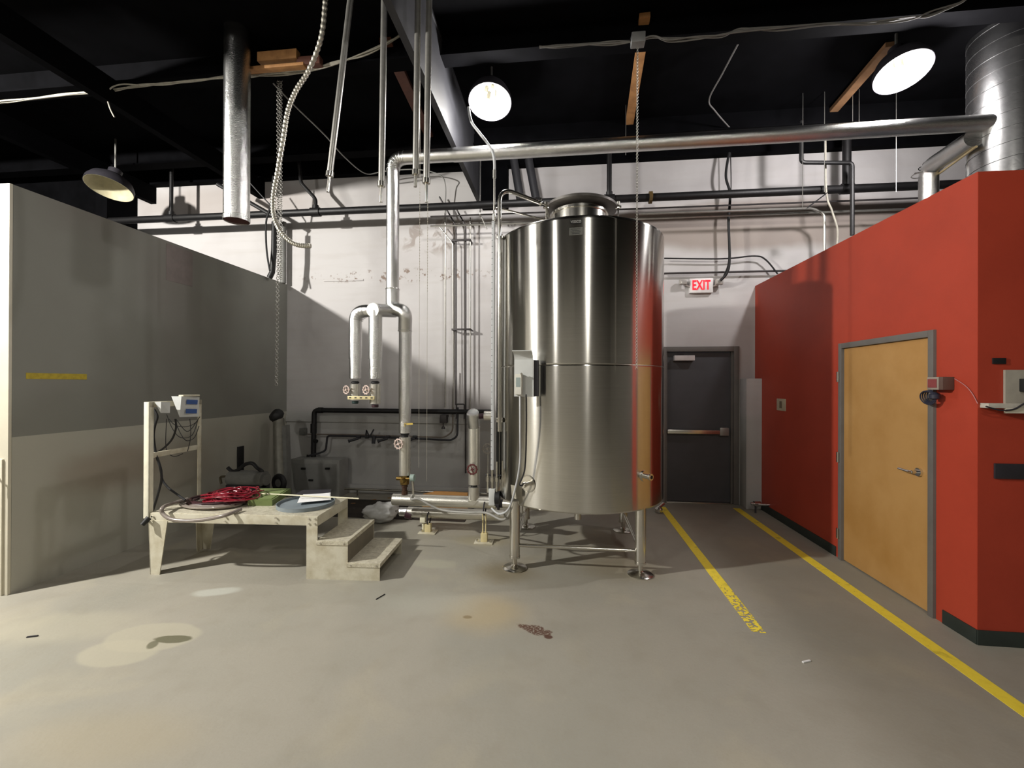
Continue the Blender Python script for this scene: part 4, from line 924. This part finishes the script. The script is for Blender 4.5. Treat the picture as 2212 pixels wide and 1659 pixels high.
# timbers
def timber(a, b, wdt, hgt, m_, label, name='timber_batten'):
    a, b = Vector(a), Vector(b); d = (b-a); s_ = d.normalized().cross(Vector((0, 0, 1))).normalized()
    m = MB(); m.slab((a+b)/2, d/2, s_*wdt/2, Vector((0, 0, hgt/2)), .003)
    return tag(m.build(name, m_, None), label, 'timber')
timber(P(1386, 95, 'Z', 5.15), P(1356, 290, 'Z', 5.15), .10, .05, TAN, 'long tan timber batten under the ceiling above the tank')
timber(P(1393, 32, 'Z', 5.15), P(1390, 52, 'Z', 5.15), .10, .05, TAN, 'short tan timber end beyond the joist')
timber(P(1925, 95, 'Z', 5.15), P(1775, 268, 'Z', 5.15), .10, .05, mat('dim_brown_timber', (140, 104, 72), .7, 0, .15, 8), 'brown timber batten beside the lamp over the red room')
timber(P(832, 85, 'Z', 5.15), P(940, 320, 'Z', 5.15), .12, .05, BROWN, 'red brown timber batten left of the steel beam')
bt = thing('broken_timber_cluster', 'cluster of broken tan timber blocks at the ceiling by the hanging duct', 'timber', tuple(P(580, 140, 'Y', 4.25)))
for (x0, x1, y0, y1, Y, m_) in ((500, 655, 133, 153, 4.06, TAN), (555, 640, 104, 132, 4.1, TAN), (640, 690, 118, 140, 4.12, BROWN), (497, 520, 118, 140, 4.08, TAN)):
    a = P(x0, y1, 'Y', Y); b = P(x1, y0, 'Y', Y); MB().box(a.x, b.x, Y-.0, Y+.07, a.z, b.z, .004).build('board', m_, bt)
a = P(514, 132, 'Y', 4.04); b = P(537, 100, 'Y', 4.04); MB().box(a.x, b.x, 4.04, 4.06, a.z, b.z, .003).build('metal_plate', mat('blue_grey_plate', (96, 106, 108), .5, .3), bt)

# ================================================================== EXIT SIGN
a = P(1490, 633, 'Y', BY-.06); b = P(1540, 601, 'Y', BY-.06)
ex_s = thing('exit_sign', 'lit red EXIT sign with two lamp heads above the steel door', 'sign', ((a.x+b.x)/2, BY, a.z))
MB().box(a.x, b.x, BY-.07, BY, a.z, b.z, .006).build('housing', EXITW, ex_s)
mx_ = (a.x+b.x)/2; mz = (a.z+b.z)/2
text('exit_letters', 'EXIT', .19, EXITR, ex_s, Matrix.Translation((mx_-.005, BY-.073, mz)) @ FACE, .004, .62, off=.0035)
for s_, px in ((-1, 1475), (1, 1553)):
    o = P(px, 610, 'Y', BY-.08)
    m = MB(); m.box(o.x-.05, o.x+.05, BY-.12, BY-.05, o.z-.035, o.z+.04, .012); hh_ = m.build('lamp_head', EMH, ex_s)
    MB().box(o.x-.036, o.x+.036, BY-.124, BY-.118, o.z-.022, o.z+.028, .002).build('lens', mat('clear_lens', (200, 196, 190), .15, .4), hh_)
    o2 = P(px+6*(-s_), 622, 'Y', BY-.04)
    MB().cyl((o.x-s_*.02, BY-.08, o.z-.03), (mx_+s_*.12, BY-.04, mz-.03), .014, n=8).build('lamp_arm', EMH, ex_s)

# ================================================================== RED WALL ITEMS
a = P(1679, 886, 'X', RX); b = P(1698, 862, 'X', RX)
ks = thing('wall_switch', 'small beige wall switch plate on the dark part of the red wall', 'switch', (RX, (a.y+b.y)/2, a.z))
MB().box(RX-.008, RX, min(a.y, b.y), max(a.y, b.y), a.z, b.z, .003).build('plate', mat('beige_plate', (190, 176, 150), .5), ks)
MB().box(RX-.013, RX-.006, (a.y+b.y)/2-.03, (a.y+b.y)/2+.03, a.z+.03, b.z-.03, .002).build('rocker', mat('dark_beige', (120, 104, 84), .5), ks)
# device at door frame
a = P(2062, 828, 'X', RX)
dv = thing('door_sensor_box', 'small grey and red box with coiled cord on the wooden door frame', 'box', (RX, 3.5, 1.68))
y0 = P(2062, 828, 'X', RX).y; y1 = P(2012, 828, 'X', RX-.04).y
zt1 = P(2035, 814, 'X', RX-.04).z; zb1 = P(2035, 842, 'X', RX-.04).z
MB().box(RX-.075, RX-.0, y0, y0+.035, zb1, zt1, .004).build('bracket', mat('brown_grey_box', (96, 74, 66), .5), dv)
MB().box(RX-.07, RX-.02, y0+.035, y1, zb1, zt1, .004).build('housing', mat('grey_box', (150, 140, 128), .5), dv)
MB().box(RX-.073, RX-.069, y0+.055, y1-.01, zb1+.015, zt1-.015).build('red_label', mat('red_label', (130, 60, 60), .5), dv)
cz_ = P(2010, 856, 'X', RX-.06)
m = MB()
for k in range(4): m.torus((RX-.06-.006*k, cz_.y+.0, cz_.z-.004*k), (1, .15*k-.2, .1*k), .042+.003*k, .005, 20, 6)
m.lathe([(.0, -.03), (.03, -.015), (.032, .012), (.01, .03)], (RX-.06, cz_.y-.035, cz_.z), n=12); m.build('coiled_cord', mat('blue_black_cord', (44, 46, 62), .5), dv)
tag(MB().tube(spline([P(2062, 818, 'X', RX-.01), P(2085, 833, 'X', RX-.008), P(2100, 850, 'X', RX-.008), P(2112, 872, 'X', RX-.01)], 6), .0025, 6).build('thin_wire', mat('pinkish_wire', (180, 120, 120), .5), None), 'thin wire running from the door box round the red corner', 'wire')
# front of red room
FY = RY-.003
def fplate(x0, y0, x1, y1, th, name, m_, label, cat):
    a = P(x0, y1, 'Y', FY-th); b = P(x1, y0, 'Y', FY-th); return tag(MB().box(a.x, b.x, FY-th, FY, a.z, b.z, .002).build(name, m_, None), label, cat)
fplate(2145, 773, 2174, 786, .008, 'black_plate', BLACK, 'small black plate high on the dark red front', 'plate')
fplate(2150, 1003, 2226, 1034, .012, 'blank_cover', DARKBOX, 'wide dark blank panel low on the dark red front', 'panel')
gpn = thing('grey_wall_panel', 'grey mounting panel on the dark red front above the shelf', 'panel', tuple(P(2200, 874, 'Y', FY)))
a = P(2170, 874, 'Y', FY-.01); b = P(2300, 799, 'Y', FY-.01); MB().box(a.x, b.x, FY-.015, FY, a.z, b.z, .002).build('board', mat('grey_board', (158, 152, 140), .7, 0, .1, 8), gpn)
a = P(2207, 846, 'Y', FY-.03); b = P(2240, 818, 'Y', FY-.03); MB().box(a.x, b.x, FY-.05, FY-.01, a.z, b.z, .004).build('black_switch', BLACK, gpn)
a = P(2117, 889, 'Y', FY-.1); b = P(2300, 873, 'Y', FY-.1)
sf = thing('wall_shelf', 'pale shelf strip with cord on the dark red front', 'shelf', (a.x, FY, a.z))
a.x = RX+.012; MB().box(a.x, b.x, FY-.06, FY, a.z+.02, b.z, .003).build('board', mat('pale_shelf', (196, 190, 178), .6, 0, .12, 10), sf)
MB().box(a.x+.1, b.x, FY-.06, FY-.045, a.z-.012, a.z+.022, .002).build('lip', WHITEP, sf)
tag(MB().tube(spline([P(2130, 878, 'Y', FY-.066), P(2160, 886, 'Y', FY-.066), P(2190, 884, 'Y', FY-.066), P(2212, 872, 'Y', FY-.066), P(2240, 860, 'Y', FY-.066)], 6), .005, 6).build('shelf_cord', DARKBOX, None), 'dark cord lying over the pale shelf strip', 'cord')
# faucet by exit door
o = P(1632, 1088, 'Y', 6.2); 
fc = thing('pipe_fitting', 'chrome pipe fitting near the floor at the red wall foot', 'fitting', (o.x, 6.2, 0))
MB().cyl((o.x-.06, 6.2, o.z), (o.x+.2, 6.15, o.z), .02, n=14).cyl((o.x-.02, 6.2, o.z), (o.x+.06, 6.2, o.z), .036, n=14).lathe([(.0, -.03), (.03, -.02), (.032, .015), (.01, .03)], (o.x+.2, 6.15, o.z), n=14).build('body', CHROME, fc)
MB().cyl((o.x, 6.2, 0), (o.x, 6.2, o.z), .012, n=8).cyl((o.x+.19, 6.15, 0), (o.x+.19, 6.15, o.z), .01, n=8).build('post', DARKSTEEL, fc)
o = P(1423, 1093, 'Z', .06)
tag(MB().lathe([(.0, 0), (.05, .01), (.05, .05), (.02, .08), (.0, .09)], (o.x-.02, o.y-.1, 0), n=20).cyl((o.x-.02, o.y-.1, .06), (o.x+.06, o.y-.02, .1), .02, n=10).build('floor_valve', SS, None), 'small steel fitting on the floor behind the tank right leg', 'fitting')

# ================================================================== WORK PLATFORM
A = math.atan2(3.653-3.526, 2.086); O = Vector((-3.650, 3.526, 0))
wp = thing('work_platform', 'cream metal work platform with two steps and a tall end frame', 'platform', tuple(O), None, A)
PM = Matrix.Translation(O) @ Matrix.Rotation(A, 4, 'Z')
def pb_(): m = MB(); m.M = PM; return m
PZ = .548; W_ = .60
pb_().box(0, 1.535, 0, W_, PZ-.01, PZ, .002).build('deck_plate', DIAM, wp)
m = pb_(); m.box(0, 1.535, -.004, .02, PZ-.085, PZ-.004, .002); m.build('front_beam', CREAM, wp)
pb_().box(0, 1.535, W_-.02, W_+.004, PZ-.085, PZ-.004, .002).build('rear_beam', CREAM, wp)
pb_().box(1.512, 1.539, .0, W_, PZ-.085, PZ-.004, .002).build('end_beam', CREAM, wp)
pb_().box(-.005, .02, .0, W_, PZ-.085, PZ-.004, .002).build('end_beam', CREAM, wp)
for v0 in (-.008, W_):
    m = pb_(); m.prism([(-.012, PZ-.07), (.165, PZ-.07), (.095, 0), (.008, 0)], lambda u, v, w_: Vector((u, w_, v)), v0, v0+.008)
    m.prism([(-.012, PZ-.07), (-.004, PZ-.07), (.016, 0), (.008, 0)], lambda u, v, w_: Vector((u, w_, v)), v0 if v0 < 0 else v0-.07, v0+.07 if v0 < 0 else v0+.008)
    m.build('leg', CREAM, wp)
U0, U1, U2, U3 = 1.438, 1.535, 1.806, 2.09
prof = [(U0, 0), (U3, 0), (U3, .135), (U2, .135), (U2, .322), (U1, .322), (U1, PZ-.006), (U0, PZ-.006)]
for v0 in (-.012, W_): 
    m = pb_(); m.prism(prof, lambda u, v, w_: Vector((u, w_, v)), v0, v0+.009); m.build('stair_side', CREAM, wp)
for (ua, ub, z_) in ((U1-.01, U2+.004, .337), (U2-.01, U3+.006, .152)):
    m = pb_(); m.box(ua, ub, -.016, W_+.012, z_-.004, z_, .001); m.box(ub-.006, ub, -.016, W_+.012, z_-.035, z_-.003); m.box(ua, ub, -.018, -.010, z_-.035, z_-.003)
    t_ = m.build('tread', DIAM, wp)
    for (uu) in (ua+.04, ub-.035):
        m = pb_(); m.cyl((uu, -.017, z_-.02), (uu, -.023, z_-.02), .007, n=8); m.build('rivet', SS, t_)
pb_().box(U2-.006, U2, -.0, W_, .152, .303).build('riser', mat('shaded_steel', (120, 112, 98), .5, .3), wp)
for (uu, z_) in ((U0+.022, PZ-.022), (U0+.075, PZ-.022), (U0+.022, PZ-.065), (U0+.075, PZ-.065), (.70, PZ-.02), (.70, PZ-.062), (1.16, PZ-.02), (1.16, PZ-.062), (.03, PZ-.03), (.14, PZ-.03)):
    m = pb_(); m.cyl((uu, -.010, z_), (uu, -.020, z_), .008, n=8); m.build('rivet', SS, wp)
# end frame posts
z1 = 1.535
m = pb_(); m.box(-.055, -.005, -.012, -.004, PZ-.05, z1, .001); m.box(-.013, -.005, -.012, .035, PZ-.05, z1, .001); m.build('front_post', mat('white_post_paint', (232, 228, 208), .5), wp)
m = pb_(); m.box(-.045, -.005, W_-.004, W_+.004, PZ-.05, z1-.0, .001); m.box(-.013, -.005, W_-.04, W_+.004, PZ-.05, z1, .001); m.build('rear_post', CREAM, wp)
pb_().box(-.03, -.006, .0, W_, 1.03, 1.075, .002).build('mid_rail', CREAM, wp)
pb_().box(-.055, -.005, -.01, W_, z1-.05, z1+.0, .002).build('top_rail', CREAM, wp)
# boxes on top rail
def lbl(mw, v): return mw
bxm = PM @ Matrix.Translation((-.02, .0, 0))
eb = thing('control_box', 'larger tilted grey control box with blue labels on the end frame', 'control box', tuple(P(400, 905, 'Y', 3.9)))
def tilt_box(x0, x1, y0_, y1_, Y, par, depth):
    pass
# larger box: tapered side, front face sloping back
def wedge(pv):
    a0, a1, a2, a3, a4 = pv; d = a3-a1; a5 = a0+d
    m = MB(); m._add([tuple(x) for x in (a0, a1, a2, a5, a3, a4)], [(0, 2, 1), (3, 4, 5), (0, 1, 4, 3), (1, 2, 5, 4), (0, 3, 5, 2)]); return m
verts = [P(370, 856, 'Y', 3.72), P(392, 856, 'Y', 3.72), P(388, 901, 'Y', 3.73), P(431, 858, 'Y', 3.95), P(429, 900, 'Y', 3.95)]
v = verts
hb = wedge(v).build('housing', BOXG, eb, 0)
nrm = (verts[3]-verts[1]).cross(verts[2]-verts[1]).normalized()
if nrm.dot(CP-verts[1]) < 0: nrm = -nrm
exx = (verts[3]-verts[1]).normalized()
for (py0, py1) in ((861, 874), (882, 894)):
    f_ = (py0+py1)/2; t_ = (f_-856)/45; cc_ = (v[1]*(1-t_)+v[2]*t_+v[3]*(1-t_)+v[4]*t_)/2+exx*.01
    MB().slab(cc_+nrm*.010, exx*.07, (v[2]-v[1]).normalized()*.022, nrm*.0015).build('blue_label', BLUELBL, hb)
MB().box(v[1].x-.05, v[1].x+.0, 3.74, 3.93, v[1].z-.004, v[1].z+.012, .003).build('top_cover', CREAM, eb)
sb = thing('small_control_box', 'smaller grey wedge box beside the larger one on the end frame', 'control box', tuple(P(350, 890, 'Y', 3.66)))
v = [P(334, 868, 'Y', 3.56), P(348, 868, 'Y', 3.56), P(347, 892, 'Y', 3.57), P(368, 869, 'Y', 3.66), P(367, 892, 'Y', 3.66)]
wedge(v).build('housing', BOXG, sb, 0)
tag(MB().tube(spline([P(x, y, 'Y', 3.6) for x, y in ((334, 885), (340, 900), (336, 915), (332, 935), (333, 955), (338, 985), (346, 1010), (349, 1035), (342, 1065), (333, 1095), (325, 1115))]+[P(318, 1128, 'Y', 3.48)], 7), .0095, 10).cyl(P(322, 1118, 'Y', 3.49), P(307, 1134, 'Y', 3.45), .024, .02, n=12).build('extension_cord', BLACK, None), 'black power cord hanging off the end frame with its plug', 'cord')
tag(MB().tube(spline([P(x, y, 'Y', 3.66) for x, y in ((336, 980), (342, 995), (348, 1015), (350, 1035), (362, 1052), (380, 1066), (400, 1080))], 7), .0095, 10).tube(spline([P(x, y, 'Y', 3.8) for x, y in ((379, 905), (380, 925), (372, 948), (356, 966), (338, 978))], 7), .0085, 8).build('black_cable', BLACK, None), 'thick black cable looping through the end frame to the deck', 'cable')
m = MB()
for pts in (((365, 905), (378, 918), (400, 922), (420, 915), (432, 900)), ((360, 895), (372, 925), (390, 945), (415, 940), (428, 905)), ((378, 910), (392, 940), (404, 952), (420, 945), (430, 920)), ((410, 905), (412, 925), (411, 950), (405, 975)), ((360, 905), (358, 960), (365, 980), (378, 986), (395, 980)), ((380, 905), (400, 930), (412, 928), (425, 910))):
    m.tube(spline([P(x, y, 'Y', 3.92) for x, y in pts], 6), .0035, 6)
tag(m.build('thin_wires', WIRE, None), 'tangle of thin wires under the larger control box', 'wires')

# ---- things on the deck
def deckp(px, py, z=PZ): return P(px, py, 'Z', z)
def coil(name, m_, label, c, rx, ry, n, r, rot, z0, jx=.02, jz=.03, cat='hose', extra=None, mess=.35):
    m = MB(); pts = []; loops = n; seg = 22
    ph = [random.uniform(0, 6.28) for _ in range(8)]
    lp_ = [(random.uniform(.55, 1.12), random.uniform(.5, 1.1), random.uniform(-.09, .09), random.uniform(-.06, .06), random.uniform(-.5, .5), random.random()) for _ in range(loops+2)]
    for i in range(loops*seg+1):
        t = i/seg; a = 2*pi*t; k_ = int(t); f = t-k_; f = f*f*(3-2*f)
        q_ = [u*(1-f)+v*f for u, v in zip(lp_[k_], lp_[k_+1])]
        sx = 1+(q_[0]-1)*mess+.05*math.sin(t*1.7+ph[0]); sy = 1+(q_[1]-1)*mess+.05*math.sin(t*2.3+ph[1])
        x = rx*sx*math.cos(a)+q_[2]*mess; y = ry*sy*math.sin(a)+q_[3]*mess
        z = z0+jz*(.5*q_[5]+.35*(1-min(1, math.hypot(x/rx, y/ry)))+.2*(.5+.5*math.sin(a*1.5+t*2+ph[4])))
        ca, sa = math.cos(rot+q_[4]*mess), math.sin(rot+q_[4]*mess)
        pts.append(Vector((c[0]+x*ca-y*sa, c[1]+x*sa+y*ca, z)))
    m.tube(pts, r, 8)
    if extra: extra(m)
    return tag(m.build(name, m_, None), label, cat)
cc1 = Vector((-3.20, 3.80, 0))
def ex1(m):
    m.tube(spline([P(405, 1078, 'Z', .60), P(370, 1088, 'Z', .60), P(351, 1097, 'Y', 3.50), P(352, 1110, 'Y', 3.485), P(372, 1122, 'Y', 3.48), P(410, 1125, 'Y', 3.485), P(450, 1121, 'Y', 3.49), P(490, 1112, 'Y', 3.51), P(520, 1100, 'Z', .57)], 8), .0165, 12)
coil('grey_hose_coil', HOSEG, 'coiled grey hose drooping over the platform front edge', (-3.27, 3.80), .27, .16, 5, .0115, .04, PZ+.012, jz=.03, extra=ex1)
coil('dark_hose_coil', mat('dark_maroon_black_hose', (58, 26, 32), .35, 0, .1, coat=.4), 'coiled dark maroon hose under the red one', (-3.25, 3.84), .28, .175, 9, .009, .0, PZ+.02, jz=.07)
coil('red_hose_coil', HOSER, 'tangled glossy red hose heaped on the platform', (-3.15, 3.88), .20, .15, 26, .0062, .1, PZ+.03, jz=.15, mess=1.0)
# green slab
g = thing('green_tray', 'olive green plastic slab beside the red hose', 'tray', tuple(deckp(580, 1078)))
q0 = deckp(535, 1093); q1_ = deckp(588, 1093); q2_ = deckp(628, 1066); q3_ = deckp(560, 1066)
m = MB(); m.prism([(q0.x, q0.y), (q1_.x, q1_.y), (q2_.x, q2_.y), (q3_.x, q3_.y)], lambda u, v, w_: Vector((u, v, w_)), PZ+.001, PZ+.055)
m.build('body', GREEN, g, 0)
m = MB(); cm = (q0+q1_+q2_+q3_)/4
m.prism([tuple((cm+(q_-cm)*.86).xy) for q_ in (q0, q1_, q2_, q3_)], lambda u, v, w_: Vector((u, v, w_)), PZ+.055, PZ+.06); m.build('raised_pad', mat('olive_foam', (110, 124, 74), .8, 0, .1, 40), g, 0)
# round lid
lc = Vector((-2.42, 3.93, 0)); LR = .255
ld_ = tag(MB().lathe([(LR-.006, PZ+.012), (LR-.012, PZ+.001), (LR, PZ+.001), (LR, PZ+.035), (LR-.006, PZ+.035), (LR-.008, PZ+.014), (.01, PZ+.014)], (lc.x, lc.y, 0), n=56).build('round_lid', LIDG, None), 'round blue grey drum lid lying on the platform', 'lid')
ps = thing('paper_sheets', 'white paper sheets lying on the round lid', 'paper', (lc.x+.02, lc.y-.08, PZ+.037))
def quad(pts, th, name, m_, par, z):
    m = MB(); m.prism([tuple(P(x, y, 'Z', z).xy) for x, y in pts], lambda u, v, w_: Vector((u, v, w_)), z-th, z); return m.build(name, m_, par, 0)
quad([(642, 1086), (649, 1071), (714, 1064), (715, 1079)], .004, 'sheet', PAPER, ps, PZ+.041)
quad([(648, 1077), (655, 1068), (712, 1065), (713, 1074)], .003, 'sheet', PAPER, ps, PZ+.047)
tb = tag(quad([(632, 1070), (655, 1058), (716, 1057), (714, 1064), (655, 1071)], .008, 'dark_folder', DARKBOX, None, PZ+.04), 'dark folder under the white paper sheets', 'folder')
s0 = P(560, 1066, 'Z', PZ+.066); s1_ = P(775, 1077, 'Z', PZ+.056)
tag(MB().cyl(s0, s1_, .0065, n=8).build('white_rod', mat('cream_rod', (226, 220, 190), .4), None), 'long cream rod lying across the tray and lid', 'rod')

# ================================================================== CORNER STUFF
a = P(606, 1050, 'Y', 5.75); b = P(602, 905, 'Y', 6.0)
lf = thing('leaning_duct', 'dull galvanised duct leaning in the left back corner with dark elbow', 'duct', (a.x, a.y, 0))
d = (b-a).normalized(); bt0 = a-d*(a.z/d.z)
sd = Vector((d.z, 0, -d.x)).normalized()
MB().cyl(bt0, b, .085, .075, n=28).build('tube', CORNERG, lf)
MB().slab((bt0+b)/2+Vector((.105, 0, -.05)), (b-bt0)/2*.93, sd*.035, Vector((0, .05, 0))).build('side_channel', EQG, lf)
MB().lathe([(.05, -.06), (.09, -.04), (.105, 0), (.1, .05), (.075, .08)], b+Vector((-.02, -.0, .04)), axis=(-.5, -.6, .6), n=28).build('dark_elbow', BLACK, lf)
pm = thing('portable_pump', 'dim grey portable pump with black carry handle in the corner', 'pump', tuple(Vector((P(535, 1040, 'Y', 5.0).x, 5.0, 0))))
c0 = P(500, 1030, 'Y', 5.0); c1 = P(572, 1030, 'Y', 5.0); zc0 = P(535, 1034, 'Y', 5.0).z
MB().cyl((c0.x, 5.0, zc0), (c1.x, 5.0, zc0), .10, n=28).cyl((c0.x-.02, 5.0, zc0), (c0.x+.01, 5.0, zc0), .085, n=28).cyl((c1.x, 5, zc0), (c1.x+.03, 5, zc0), .075, n=28).build('motor_body', EQG, pm)
MB().box(c0.x, c1.x, 4.9, 5.1, 0, zc0-.06, .01).build('base_block', DARKSTEEL, pm)
m = MB(); m.tube(spline([P(492, 1010, 'Y', 4.98), P(502, 1018, 'Y', 4.98), P(514, 1015, 'Y', 4.98), P(530, 1003, 'Y', 4.98), P(545, 1001, 'Y', 4.98), P(556, 1011, 'Y', 4.98), P(566, 1018, 'Y', 4.98), P(564, 1026, 'Y', 4.98)], 6), .022, 10); m.build('carry_handle', BLACK, pm)
m = MB(); m.tube(arc([P(500, 1028, 'Y', 4.98), P(475, 1030, 'Y', 4.98), P(478, 1045, 'Y', 4.98)], .03), .014, 8); m.build('outlet_elbow', mat('old_bronze', (92, 84, 66), .5, .5), pm)
o = P(603, 1043, 'Y', 5.3)
wh = thing('cart_wheel', 'black rubber wheel leaning behind the platform', 'wheel', (o.x, 5.3, 0))
MB().torus((o.x, 5.3, o.z), (.3, 1, 0), .085, .035, 28, 10).build('tyre', BLACK, wh)
MB().lathe([(.0, -.02), (.05, -.02), (.055, 0), (.05, .02), (0, .02)], (o.x, 5.3, o.z), axis=(.3, 1, 0), n=20).build('hub', EQG, wh)
MB().cyl((o.x+.02, 5.36, 0), (o.x+.02, 5.36, o.z), .02, n=8).build('axle_stand', DARKSTEEL, wh)
# black slot strip
a = P(513, 1012, 'X', LX+.01); b = P(526, 963, 'X', LX+.01)
tag(MB().box(LX, LX+.02, a.y, b.y, .45, b.z, .002).build('black_strip', BLACK, None), 'narrow black upright strip on the pale lower wall', 'strip')
# grey cabinet against the back wall
a = P(628, 1000, 'Y', 6.25); b = P(733, 992, 'Y', 6.25)
cbn = thing('equipment_cabinet', 'low dim grey cabinet under the black wall pipe', 'cabinet', ((a.x+b.x)/2, 6.35, 0))
ztop = P(690, 993, 'Y', 6.25).z
MB().box(a.x, b.x, 6.25, BY-.07, .0, ztop, .008).build('body', mat('cabinet_grey', (150, 150, 146), .6, 0, .1, 5), cbn)
MB().box(a.x+.04, b.x-.04, 6.24, 6.252, .1, ztop-.06, .003).build('door', mat('cabinet_grey_door', (140, 140, 137), .6, 0, .1, 5), cbn)
for px, py in ((708, 1012), (656, 1012), (672, 1037)):
    o = P(px, py, 'Y', 6.24); MB().box(o.x-.035, o.x+.035, 6.222, 6.245, o.z-.014, o.z+.014, .003).build('latch', BLACK, cbn)
# ledge pipe at wall base
a = P(745, 1064, 'Y', 6.3); b = P(1060, 1062, 'Y', 6.3)
tag(MB().cyl((a.x, 6.3, .12), (b.x, 6.3, .12), .02, n=12).cyl((a.x+.2, 6.3, 0), (a.x+.2, 6.3, .12), .015, n=8).cyl((b.x-.2, 6.3, 0), (b.x-.2, 6.3, .12), .015, n=8).build('floor_pipe', SS, None), 'thin silver pipe running low along the back wall', 'pipe')
struct('floor_shade', MB().slab((-2.7, 5.75, .003), (1.5, 0, 0), (0, .42, 0), (0, 0, .003)), SHADED, label='dark strip painted for the shaded floor along the back wall')  # thin dark sheet painting the shadow on the floor behind the header
# cardboard
m = MB(); q_ = [P(915, 1066, 'Y', 5.6), P(945, 1057, 'Y', 5.7), P(985, 1058, 'Y', 5.7), P(1008, 1068, 'Y', 5.5)]
m.prism([(p.x, p.z-.0) for p in q_]+[(q_[3].x, .0), (q_[0].x, .0)], lambda u, v, w_: Vector((u, w_, v)), 5.55, 5.6)
tag(m.build('cardboard_piece', CARD, None, 0), 'brown cardboard standing behind the header pipe', 'cardboard')
# plastic bag
import mathutils.noise as mn
bm_ = bmesh.new(); bmesh.ops.create_icosphere(bm_, subdivisions=4, radius=1)
bc = P(822, 1128, 'Z', 0.0); bc = Vector((bc.x, bc.y+.05, .115))
for v_ in bm_.verts:
    p = v_.co.copy(); n_ = mn.noise(p*1.7)*.28+mn.noise(p*4.3+Vector((3, 1, 2)))*.12+mn.noise(p*9)*.04
    p *= (1+n_); p = Vector((p.x*.23, p.y*.16, p.z*.12)); p.z += .05*p.x; v_.co = p+bc
    v_.co.z = max(v_.co.z, .004)
mb = MB(); mb.bm.free(); mb.bm = bm_
tag(mb.build('plastic_bag', BAGW, None, 60), 'crumpled white plastic bag on the floor behind the steps', 'bag')
# bits of debris on the floor
rd = random.Random(3)
for j, (px, py, l_) in enumerate(((763, 1088, 'brown scrap on the painted shade strip, left one'), (808, 1080, 'brown scrap on the painted shade strip, middle one'), (842, 1076, 'brown scrap on the painted shade strip, right one'), (70, 1376, 'dark sliver of debris on the bare floor at left'), (1742, 1430, 'tiny white chip on the floor right of the yellow stripe'), (822, 1290, 'thin dark sliver on the floor before the steps'))):
    p = P(px, py, 'Z', 0); m = MB()
    a = .4 if j != 5 else 1.2; ln = .03 if j != 5 else .05
    m.slab(p+Vector((0, 0, .004)), Vector((math.cos(a), math.sin(a), 0))*ln, Vector((-math.sin(a), math.cos(a), 0))*(.012 if j < 3 else .006 if j != 5 else .002), Vector((0, 0, .004)), .001)
    tag(m.build('debris', [CARD, CARD, CARD, DARKBOX, PAPER, DARKBOX][j], None, 0), l_, 'debris')
